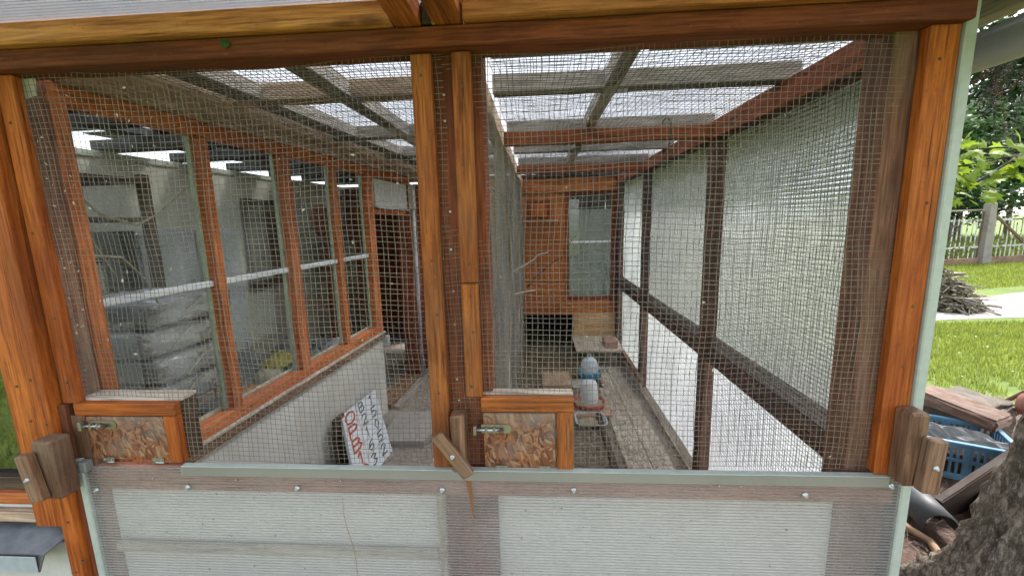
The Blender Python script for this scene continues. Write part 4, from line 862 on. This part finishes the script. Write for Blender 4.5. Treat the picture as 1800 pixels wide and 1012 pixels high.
# ---------------------------------------------------------------- junk by the trunk
CR = thing('crate', (2.55, 1.42, 0), 'blue slotted plastic crate half filled with dry needles beside the tree', 'crate')
CB = plain('faded_blue_plastic', (.15, .36, .55), .5, var=.2, scale=6, dirt=(.30, .38, .42))
crot = math.radians(-28); CM = Matrix.Translation((2.56, 1.47, 0)) @ Matrix.Rotation(crot, 4, 'Z')
def cbox(name, lo, hi, mat, par=CR, bev=.002):
    lo, hi = Vector(lo), Vector(hi); s = hi-lo; o = bpy.data.objects.new(name, boxmesh(s.x, s.y, s.z, bev, mat)); return reg(o, CM @ Matrix.Translation((lo+hi)/2), par)
CW, CD, CH = .26, .19, .25
for sy in (-1, 1):
    y0, y1 = (sy*CD-.005, sy*CD+.005)
    cbox('rim', (-CW-.014, y0-.008, CH-.018), (CW+.014, y1+.008, CH), CB); cbox('wall', (-CW, y0, .01), (CW, y1, .05), CB); cbox('wall', (-CW, y0, .125), (CW, y1, .145), CB); cbox('wall', (-CW, y0, .215), (CW, y1, CH-.0185), CB)
    for k in range(19): x = -CW+.0+k*(2*CW-.014)/18; cbox('slat', (x, y0+.001, .0505), (x+(.034 if k % 5 == 0 else .013), y1-.001, .2145), CB, bev=.001)
for sx in (-1, 1):
    x0, x1 = sx*CW-.005, sx*CW+.005
    cbox('rim', (x0-.008, -CD+.0135, CH-.0175), (x1+.008, CD-.0135, CH-.0005), CB); cbox('wall', (x0, -CD+.0055, .01), (x1, CD-.0055, .05), CB); cbox('wall', (x0, -CD+.0055, .125), (x1, CD-.0055, .145), CB)
    for k in range(12): y = -CD+.006+k*(2*CD-.03)/11; cbox('slat', (x0+.001, y, .0505), (x1-.001, y+.016, CH-.018), CB, bev=.001)
cbox('bottom', (-CW+.006, -CD+.006, .006), (CW-.006, CD-.006, .012), CB)
lt = random.Random(31)
def litter(name, cols, n, fn, ln, wd, par=None):
    V = []; F = []
    for _ in range(n):
        p = fn(); a = lt.uniform(0, 6.3); L_ = ln*lt.uniform(.4, 1.3); d = Vector((math.cos(a), math.sin(a), lt.uniform(-.25, .45)))*L_; s_ = Vector((-math.sin(a), math.cos(a), lt.uniform(-.4, .4)))*wd
        k = len(V); V.extend((p-s_, p+s_, p+d+s_*.6, p+d-s_*.6)); F.append((k, k+1, k+2, k+3))
    return tag(mesh_obj(name, V, F, leaf_mat(name+'_colour', cols[0], cols[1], .05), par), kind='stuff')
cbox('fill', (-CW+.007, -CD+.007, .0125), (CW-.007, CD-.007, .17), G_SOIL)
litter('dry_needles', ((.09, .045, .03), (.26, .15, .10)), 1500, lambda: CM @ Vector((lt.uniform(-CW, CW)*.95, lt.uniform(-CD, CD)*.95, .17+lt.uniform(0, .02))), .05, .0016, CR)
# plastic sheet drooping over the crate rim
V = []; F = []; gn = 16; gm = 10; R = random.Random(4)
for i in range(gn+1):
    for j in range(gm+1):
        u_, v_ = i/gn, j/gm; z = .275-.05*v_-.10*max(0, v_-.6)+.012*R.uniform(-1, 1)+.015*math.sin(u_*11+v_*7)
        V.append(CM @ Vector((-.29+.50*u_, .10-.20*u_-.12*v_, z)))
for i in range(gn):
    for j in range(gm): k = i*(gm+1)+j; F.append((k, k+1, k+gm+2, k+gm+1))
me = mesh_obj('plastic_sheet', V, F, plain('crumpled_grey_film', (.34, .33, .31), .3, var=.35, scale=9, dirt=(.22, .19, .16)), None, False)
sm = me.modifiers.new('thickness', 'SOLIDIFY'); sm.thickness = .002
tag(me, 'crumpled grey plastic sheet draped over the rim of the blue crate', 'sheet')
def slab(name, c, dims, rot, mat, lab, cat, bev=.01, rough=.004, seed=2):
    bm = bmesh.new(); bmesh.ops.create_cube(bm, size=1); R = random.Random(seed)
    for v in bm.verts: v.co = Vector((v.co.x*dims[0], v.co.y*dims[1], v.co.z*dims[2]))
    bmesh.ops.bevel(bm, geom=list(bm.edges), offset=bev, segments=2, affect='EDGES')
    bmesh.ops.subdivide_edges(bm, edges=[e for e in bm.edges if e.calc_length() > .03], cuts=4, use_grid_fill=True)
    for v in bm.verts: v.co += Vector((R.uniform(-1, 1), R.uniform(-1, 1), R.uniform(-1, 1)))*rough
    me = bpy.data.meshes.new(name); bm.to_mesh(me); bm.free(); me.materials.append(mat)
    o = bpy.data.objects.new(name, me); reg(o, Matrix.Translation(Vector(c)) @ rot.to_4x4()); return tag(o, lab, cat)
from mathutils import Euler
slab('stone_slab', (2.80, 1.66, .305), (.42, .20, .085), Euler((.04, .12, math.radians(-66))).to_matrix(), plain('rough_reddish_stone', (.30, .19, .14), .9, var=.35, scale=12, dirt=(.40, .33, .27), bs=.8), 'rough reddish stone slab resting across the crate end', 'stone slab', .012, .005)
slab('stone_slab', (3.10, 1.92, .13), (.50, .35, .25), Euler((0, .05, .4)).to_matrix(), plain('mossy_stone', (.16, .13, .10), .9, var=.4, scale=10, bs=.8), 'dark rough stone on the ground behind the crate', 'stone', .03, .012, 7)
slab('plank', (2.36, 1.06, .145), (.66, .035, .20), Euler((.12, math.radians(-19), math.radians(18))).to_matrix(), W_DARK, 'plank leaning between the trunk and the crate, shade under it put into its dark colour', 'plank', .004, .002, 3)  # dark wood stands in for the shaded underside and hollow below
slab('log', (2.28, .90, .07), (.50, .13, .13), Euler((.3, .05, .75)).to_matrix(), BARKM, 'dark mossy log lying under the leaning plank', 'log', .04, .012, 9)
V = []; F = []; n = 18; pa, pb = Vector((2.02, 1.20, .10)), Vector((1.93, .80, .085)); ax = (pb-pa).normalized(); ux = ax.cross(Vector((0, 0, 1))).normalized(); uz = ux.cross(ax)
for p in (pa, pa.lerp(pb, .33), pa.lerp(pb, .66), pb):
    for rr in (.075, .067):
        for k in range(n+1):
            a = -.25+(PI+.5)*k/n; V.append(p+(ux*math.cos(a)+uz*math.sin(a))*rr)
k1 = n+1
for s in range(3):
    for rr in range(2):
        for k in range(n): a = (s*2+rr)*k1+k; F.append((a, a+1, a+1+2*k1, a+2*k1))
    F += [(s*2*k1, s*2*k1+k1, s*2*k1+3*k1, s*2*k1+2*k1), (s*2*k1+n, s*2*k1+2*k1+n, s*2*k1+3*k1+n, s*2*k1+k1+n)]
for k in range(n): F += [(k, k1+k, k1+k+1, k+1), (6*k1+k, 6*k1+k+1, 7*k1+k+1, 7*k1+k)]
tag(mesh_obj('half_pipe', V, F, plain('black_plastic_pipe', (.055, .057, .06), .5, var=.3, dirt=(.14, .13, .12)), None, True), 'dull black half pipe lying on the soil by the corner post', 'pipe')
tag(tube('root_piece', [(1.86, .98, .03), (1.83, .86, .035), (1.87, .78, .03), (1.82, .68, .04), (1.85, .58, .03)], [.012, .02, .016, .02, .01], plain('pale_bark_strip', (.40, .25, .15), .8), None, 7), 'curved pale bark strip beside the black pipe', 'bark strip')
pot = thing('flower_pot', (3.33, 1.62, .2), 'terracotta flower pot tipped on its side behind the trunk', 'pot')
TER = plain('terracotta', (.42, .17, .12), .8, var=.2)
pm = Matrix.Translation((3.42, 1.72, .26)) @ Matrix.Rotation(math.radians(100), 4, Vector((.4, 1, 0)).normalized())
lathe('body', [(0, -.12), (.075, -.12), (.105, .08), (.095, .08), (.066, -.11), (0, -.11)], (0, 0, 0), TER, pot, 24, pm); lathe('rim', [(.105, .06), (.12, .06), (.125, .115), (.098, .115), (.098, .06)], (0, 0, 0), TER, pot, 24, pm)
for k, (a, b, r, lab) in enumerate((((3.25, 2.0, .06), (4.05, 1.92, .62), .014, 'thick brown stick leaning towards the trunk'), ((3.42, 1.95, .06), (4.15, 1.86, .70), .010, 'thin reddish stick leaning behind the thick brown stick'))):
    tag(tube('stick', [a, tuple((Vector(a)+Vector(b))/2+Vector((.01, .01, .01))), b], r, plain('stick_%d' % k, ((.2, .11, .07), (.30, .13, .07))[k], .8), None, 7), lab, 'stick')
def soil_pt():
    while True:
        x, y = lt.uniform(1.05, 4.2), lt.uniform(-.4, 2.5)
        if (Vector((x, y))-Vector((TC.x, TC.y))).length > .42: return Vector((x, y, .008+lt.uniform(0, .012)))
litter('needle_litter', ((.07, .04, .028), (.25, .155, .11)), 22000, soil_pt, .045, .0014)
litter('twig_litter', ((.10, .06, .04), (.34, .24, .16)), 900, soil_pt, .11, .003)
# wood chips and straw inside
litter('wood_chips', ((.20, .145, .10), (.44, .35, .25)), 16000, lambda: Vector((lt.uniform(-.17, .46), lt.uniform(.4, 3.8), .006+lt.uniform(0, .012))), .032, .004)
litter('scattered_litter', ((.16, .12, .085), (.40, .32, .22)), 2600, lambda: Vector((.46+.46*lt.random()**1.6, lt.uniform(.6, 3.3), .031+lt.uniform(0, .004))), .03, .0028)
litter('straw', ((.18, .14, .08), (.36, .28, .16)), 5000, lambda: Vector((lt.uniform(-.28, .5), lt.uniform(2.9, 4.7), .008+lt.uniform(0, .03))), .09, .0015)
litter('sawdust', ((.22, .17, .12), (.42, .34, .26)), 7000, lambda: Vector((lt.uniform(-1.3, -.24), lt.uniform(.4, 3.7), .006+lt.uniform(0, .008))), .022, .003)
# ================================================================== garden beyond
GB = leaf_mat('grass_blade', (.17, .24, .03), (.40, .44, .085), .5)
R = random.Random(77)
def grass(name, n, fn, h, wd):
    V = []; F = []
    for _ in range(n):
        p = fn()
        if p is None: continue
        a = R.uniform(0, 6.3); hh = h*R.uniform(.5, 1.3); d = Vector((math.cos(a), math.sin(a), 0)); l_ = d*hh*R.uniform(.1, .7); s_ = Vector((-d.y, d.x, 0))*wd*R.uniform(.6, 1.3)
        k = len(V); V.extend((p-s_, p+s_, p+l_*.35+s_*.7+Vector((0, 0, hh*.6)), p+l_*.35-s_*.7+Vector((0, 0, hh*.6)), p+l_+Vector((0, 0, hh)))); F += [(k, k+1, k+2, k+3), (k+3, k+2, k+4)]
    return tag(mesh_obj(name, V, F, GB), kind='stuff')
def lawn_near():
    t = R.random()**.7; y = 2.2+t*3.6; x = R.uniform(y*1.0-.6, y*1.0+5.5)
    if y > 5.0 or (x < 4.3 and y < 2.75+.3*math.sin(x*6)): return None
    return Vector((x, y, 0))
def lawn_far():
    y = R.uniform(6.3, 12); x = R.uniform(y*.75, y*1.05+7)
    if y < 6.6+ (x-5)*.28: return None
    return Vector((x, y, 0))
grass('grass', 70000, lawn_near, .065, .0035); grass('grass', 45000, lawn_far, .075, .007)
grass('grass', 26000, lambda: (lambda x: Vector((x, R.uniform(-6, -.62), 0)))(R.uniform(-9.5, -2.2)), .08, .006)
grass('grass', 9000, lambda: Vector((R.uniform(9, 24), R.uniform(12.4, 20), 0)), .45, .025)
PET = plain('white_petal', (.7, .7, .66), .7, bs=0)
litter('fallen_petals', ((.6, .6, .56), (.75, .75, .7)), 70, lambda: Vector((R.uniform(3.2, 9), R.uniform(2.8, 5), .06)), .02, .007)
# brush pile
BP = thing('brush_pile', (6.85, 6.2, 0), 'heap of cut branches and prunings dumped on the gravel path', 'brush pile')
geos = []; 
for _ in range(380):
    a = R.uniform(0, 6.3); rr = R.random()**.6; cx, cy2 = 6.74+.50*rr*math.cos(a), 6.2+.55*rr*math.sin(a); hz = .62*(1-rr**1.5)*R.uniform(.3, 1)+.03
    an = R.uniform(0, 6.3); L_ = R.uniform(.2, .6); d = Vector((math.cos(an), math.sin(an), R.uniform(-.35, .25)))*L_/2; c = Vector((cx, cy2, hz)); 
    p0, p1 = c-d, c+d; p0.z = max(.012, p0.z); p1.z = max(.012, p1.z); r_ = R.uniform(.006, .022); geos.append(tube_geo([p0, (p0+p1)/2+Vector((0, 0, .03)), p1], [r_, r_*.8, r_*.4], 5))
V, F = merge(geos); tag(mesh_obj('branches', V, F, leaf_mat('dry_brush', (.10, .08, .06), (.36, .31, .25), .02), BP, True), kind='stuff')
V = []; F = []
for _ in range(1500):
    a = R.uniform(0, 6.3); rr = R.random()**.6; c = Vector((6.74+.53*rr*math.cos(a), 6.18+.58*rr*math.sin(a), .62*(1-rr**1.5)*R.uniform(.3, 1.05)+.03))
    e1 = Vector((R.gauss(0, 1), R.gauss(0, 1), R.gauss(0, .5))).normalized()*R.uniform(.03, .07); e2 = e1.cross(Vector((R.gauss(0, 1), R.gauss(0, 1), R.gauss(0, 1)))).normalized()*.03
    k = len(V); V.extend((c-e1, c+e2, c+e1, c-e2)); F.append((k, k+1, k+2, k+3))
tag(mesh_obj('dead_leaves', V, F, leaf_mat('dead_leaf', (.13, .11, .05), (.34, .31, .18), .2), BP), kind='stuff')
# fence: concrete post, iron bars with flaking white paint, rails and sill boards
FN = thing('fence', (13.3, 11.95, 0), 'rusty iron bar fence with flaking white paint and a concrete post', 'fence')
FA, FB = Vector((8.2, 10.55, 0)), Vector((20.5, 14.1, 0)); FD = (FB-FA).normalized(); FL = (FB-FA).length
def fp(t, z, off=0): return FA+FD*t+Vector((-FD.y, FD.x, 0))*off+Vector((0, 0, z))
def flake():
    m, nt, b = newmat('flaking_white_on_rust'); n1 = noise(nt, ocoord(nt, (5, 5, 5)), 1.0, 5, .7)
    nt.links.new(ramp(nt, n1, [(.44, (.13, .075, .05)), (.5, (.62, .62, .60))]), b.inputs['Base Color']); b.inputs['Roughness'].default_value = .7; return m
FLK = flake()
tpost = (Vector((13.31, 11.9, 0))-FA).dot(FD)
V = []; prof = [(.19, 0), (.16, .3), (.145, 1.0), (.13, 1.76), (.10, 1.80)]
for r_, z in prof:
    for sx, sy in ((-1, -.8), (1, -.8), (1, .8), (-1, .8)): V.append(fp(tpost+sx*r_+R.uniform(-.01, .01), z, sy*r_*.8))
F = [(i*4+k, i*4+(k+1) % 4, (i+1)*4+(k+1) % 4, (i+1)*4+k) for i in range(4) for k in range(4)]+[(16, 17, 18, 19)]
mesh_obj('concrete_post', V, F, plain('old_lichen_concrete', (.36, .32, .28), .95, var=.5, scale=5, dirt=(.18, .13, .11), bs=.8), FN)
for t0, t1 in ((0.2, tpost-.22), (tpost+.22, FL-.2)):
    for z, r_ in ((1.30, .022), (.52, .022)): beam('rail', fp(t0, z), fp(t1, z), .014, .05, FLK, FN, .002)
    beam('sill_board', fp(t0, .10, -.02), fp(t1, .10, -.02), .05, .20, wood('fence_sill_%d' % int(t0), (.30, .17, .11), (.17, .09, .06), (.38, .24, .17)), FN)
    t = t0+.1; 
    while t < t1-.05:
        z1 = 1.36 if R.random() < .8 else 1.2
        beam('bar', fp(t, .16), fp(t+R.uniform(-.05, .05), z1), .018, .03, FLK, FN, .002); t += .19
beam('rail', fp(.2, 1.56), fp(tpost-.2, 1.60), .02, .04, W_GREY, FN)
beam('brace', fp(tpost+.2, 1.42, -.05), fp(tpost+1.5, .62, -.05), .03, .08, RUST, FN)
beam('stay', fp(tpost-.26, .1), fp(tpost-.22, 1.55), .03, .04, RUST, FN)
# trees and shrubs beyond the fence
def tree(name, lab, loc, h, cr, cz, nl, ls, mat, seed, trunk_r=.12, stems=5, cat='tree', group='trees beyond the fence'):
    R = random.Random(seed); loc = Vector(loc); t = thing(name, loc, lab, cat, group)
    tops = []; top = loc+Vector((R.uniform(-.2, .2), R.uniform(-.2, .2), h*.72)); fork = loc+Vector((0, 0, h*.3))
    tube('trunk', [loc+Vector((0, 0, -.05)), loc+Vector((.04, .03, h*.15)), fork, fork.lerp(top, .5), top], [trunk_r*1.3, trunk_r, trunk_r*.85, trunk_r*.5, trunk_r*.15], BARKM, t, 9)
    cents = [(top-Vector((0, 0, h*.05)), cr*.55)]
    for k in range(stems):
        a = 2*PI*k/stems+R.uniform(-.4, .4); st = fork.lerp(top, R.uniform(0, .6)); e = loc+Vector((math.cos(a)*cr*R.uniform(.5, .95), math.sin(a)*cr*R.uniform(.5, .95), h*R.uniform(.38, .85)))
        tube('limb', [st, st.lerp(e, .5)+Vector((0, 0, .1*h*.3)), e], [trunk_r*.5, trunk_r*.3, trunk_r*.08], BARKM, t, 6); cents.append((e, cr*R.uniform(.3, .5))); cents.append((st.lerp(e, .6), cr*R.uniform(.25, .4)))
    V = []; F = []
    clumps = []
    for _ in range(70):
        c, r_ = R.choice(cents); d = Vector((R.gauss(0, 1), R.gauss(0, 1), R.gauss(0, .8))); clumps.append((c+d.normalized()*r_*R.uniform(.4, 1.15), cr*R.uniform(.10, .2)))
    for _ in range(nl):
        c, r_ = R.choice(clumps); p = c+Vector((R.gauss(0, .5), R.gauss(0, .5), R.gauss(0, .42)))*r_
        e1 = Vector((R.gauss(0, 1), R.gauss(0, 1), R.gauss(0, .6))).normalized()*ls*R.uniform(.6, 1.3); e2 = e1.cross(Vector((R.gauss(0, 1), R.gauss(0, 1), R.gauss(0, 1)))).normalized()*ls*.5
        k = len(V); V.extend((p-e1, p+e2, p+e1, p-e2)); F.append((k, k+1, k+2, k+3))
    tag(mesh_obj('crown', V, F, mat, t), kind='stuff'); return t
LFA = leaf_mat('mid_green_foliage', (.035, .085, .02), (.10, .19, .05), .35); LFB = leaf_mat('silvery_green_foliage', (.11, .16, .08), (.30, .36, .22), .3); LFC = leaf_mat('dark_green_foliage', (.018, .05, .015), (.06, .12, .03), .3); LFD = leaf_mat('yellow_green_foliage', (.10, .19, .025), (.24, .33, .06), .45)
tree('apple_tree', 'spreading dark green apple tree right behind the concrete fence post', (14.6, 15.6, 0), 4.4, 3.0, 3, 12000, .085, LFC, 1)
tree('willow_tree', 'pale silvery leaved tree rising behind the apple tree', (20.5, 20.5, 0), 8.0, 4.2, 5, 12000, .12, LFB, 2)
tree('garden_tree', 'mid green tree left of the silvery tree beyond the fence', (13.2, 22.5, 0), 7.0, 3.6, 5, 11000, .12, LFA, 3)
tree('garden_tree', 'bushy tree behind the fence near the aviary corner', (7.5, 16.5, 0), 5.5, 3.2, 4, 10000, .10, LFA, 4)
tree('garden_tree', 'dark tree seen dimly through the ribbed side wall', (3.5, 15.0, 0), 6.0, 3.2, 4, 10000, .10, LFC, 5)
tree('garden_tree', 'yellow green tree at the far edge of the lawn', (24.5, 17.5, 0), 5.5, 3.2, 4, 9000, .10, LFD, 6)
tree('garden_tree', 'tall tree standing farthest behind the fence', (24.0, 30.0, 0), 11.0, 6.0, 7, 11000, .18, LFA, 7)
tree('garden_tree', 'tall dark tree behind the hen house', (3.0, 25.0, 0), 10.0, 5.5, 7, 10000, .18, LFC, 8)
tree('garden_tree', 'dense green tree filling the gap above the fence rails', (18.0, 18.2, 0), 6.5, 3.8, 4, 16000, .13, LFA, 11)
tree('garden_tree', 'rounded leafy tree between the apple tree and the aviary corner', (11.2, 17.8, 0), 6.0, 3.6, 4, 15000, .13, LFD, 12)
tree('garden_tree', 'broad dark tree towering behind the silvery tree', (27.5, 25.0, 0), 11.0, 6.0, 6, 15000, .2, LFC, 13)
tree('garden_tree', 'large leafy tree at the back between the two tallest trees', (17.5, 28.0, 0), 11.0, 6.0, 6, 15000, .2, LFA, 14)
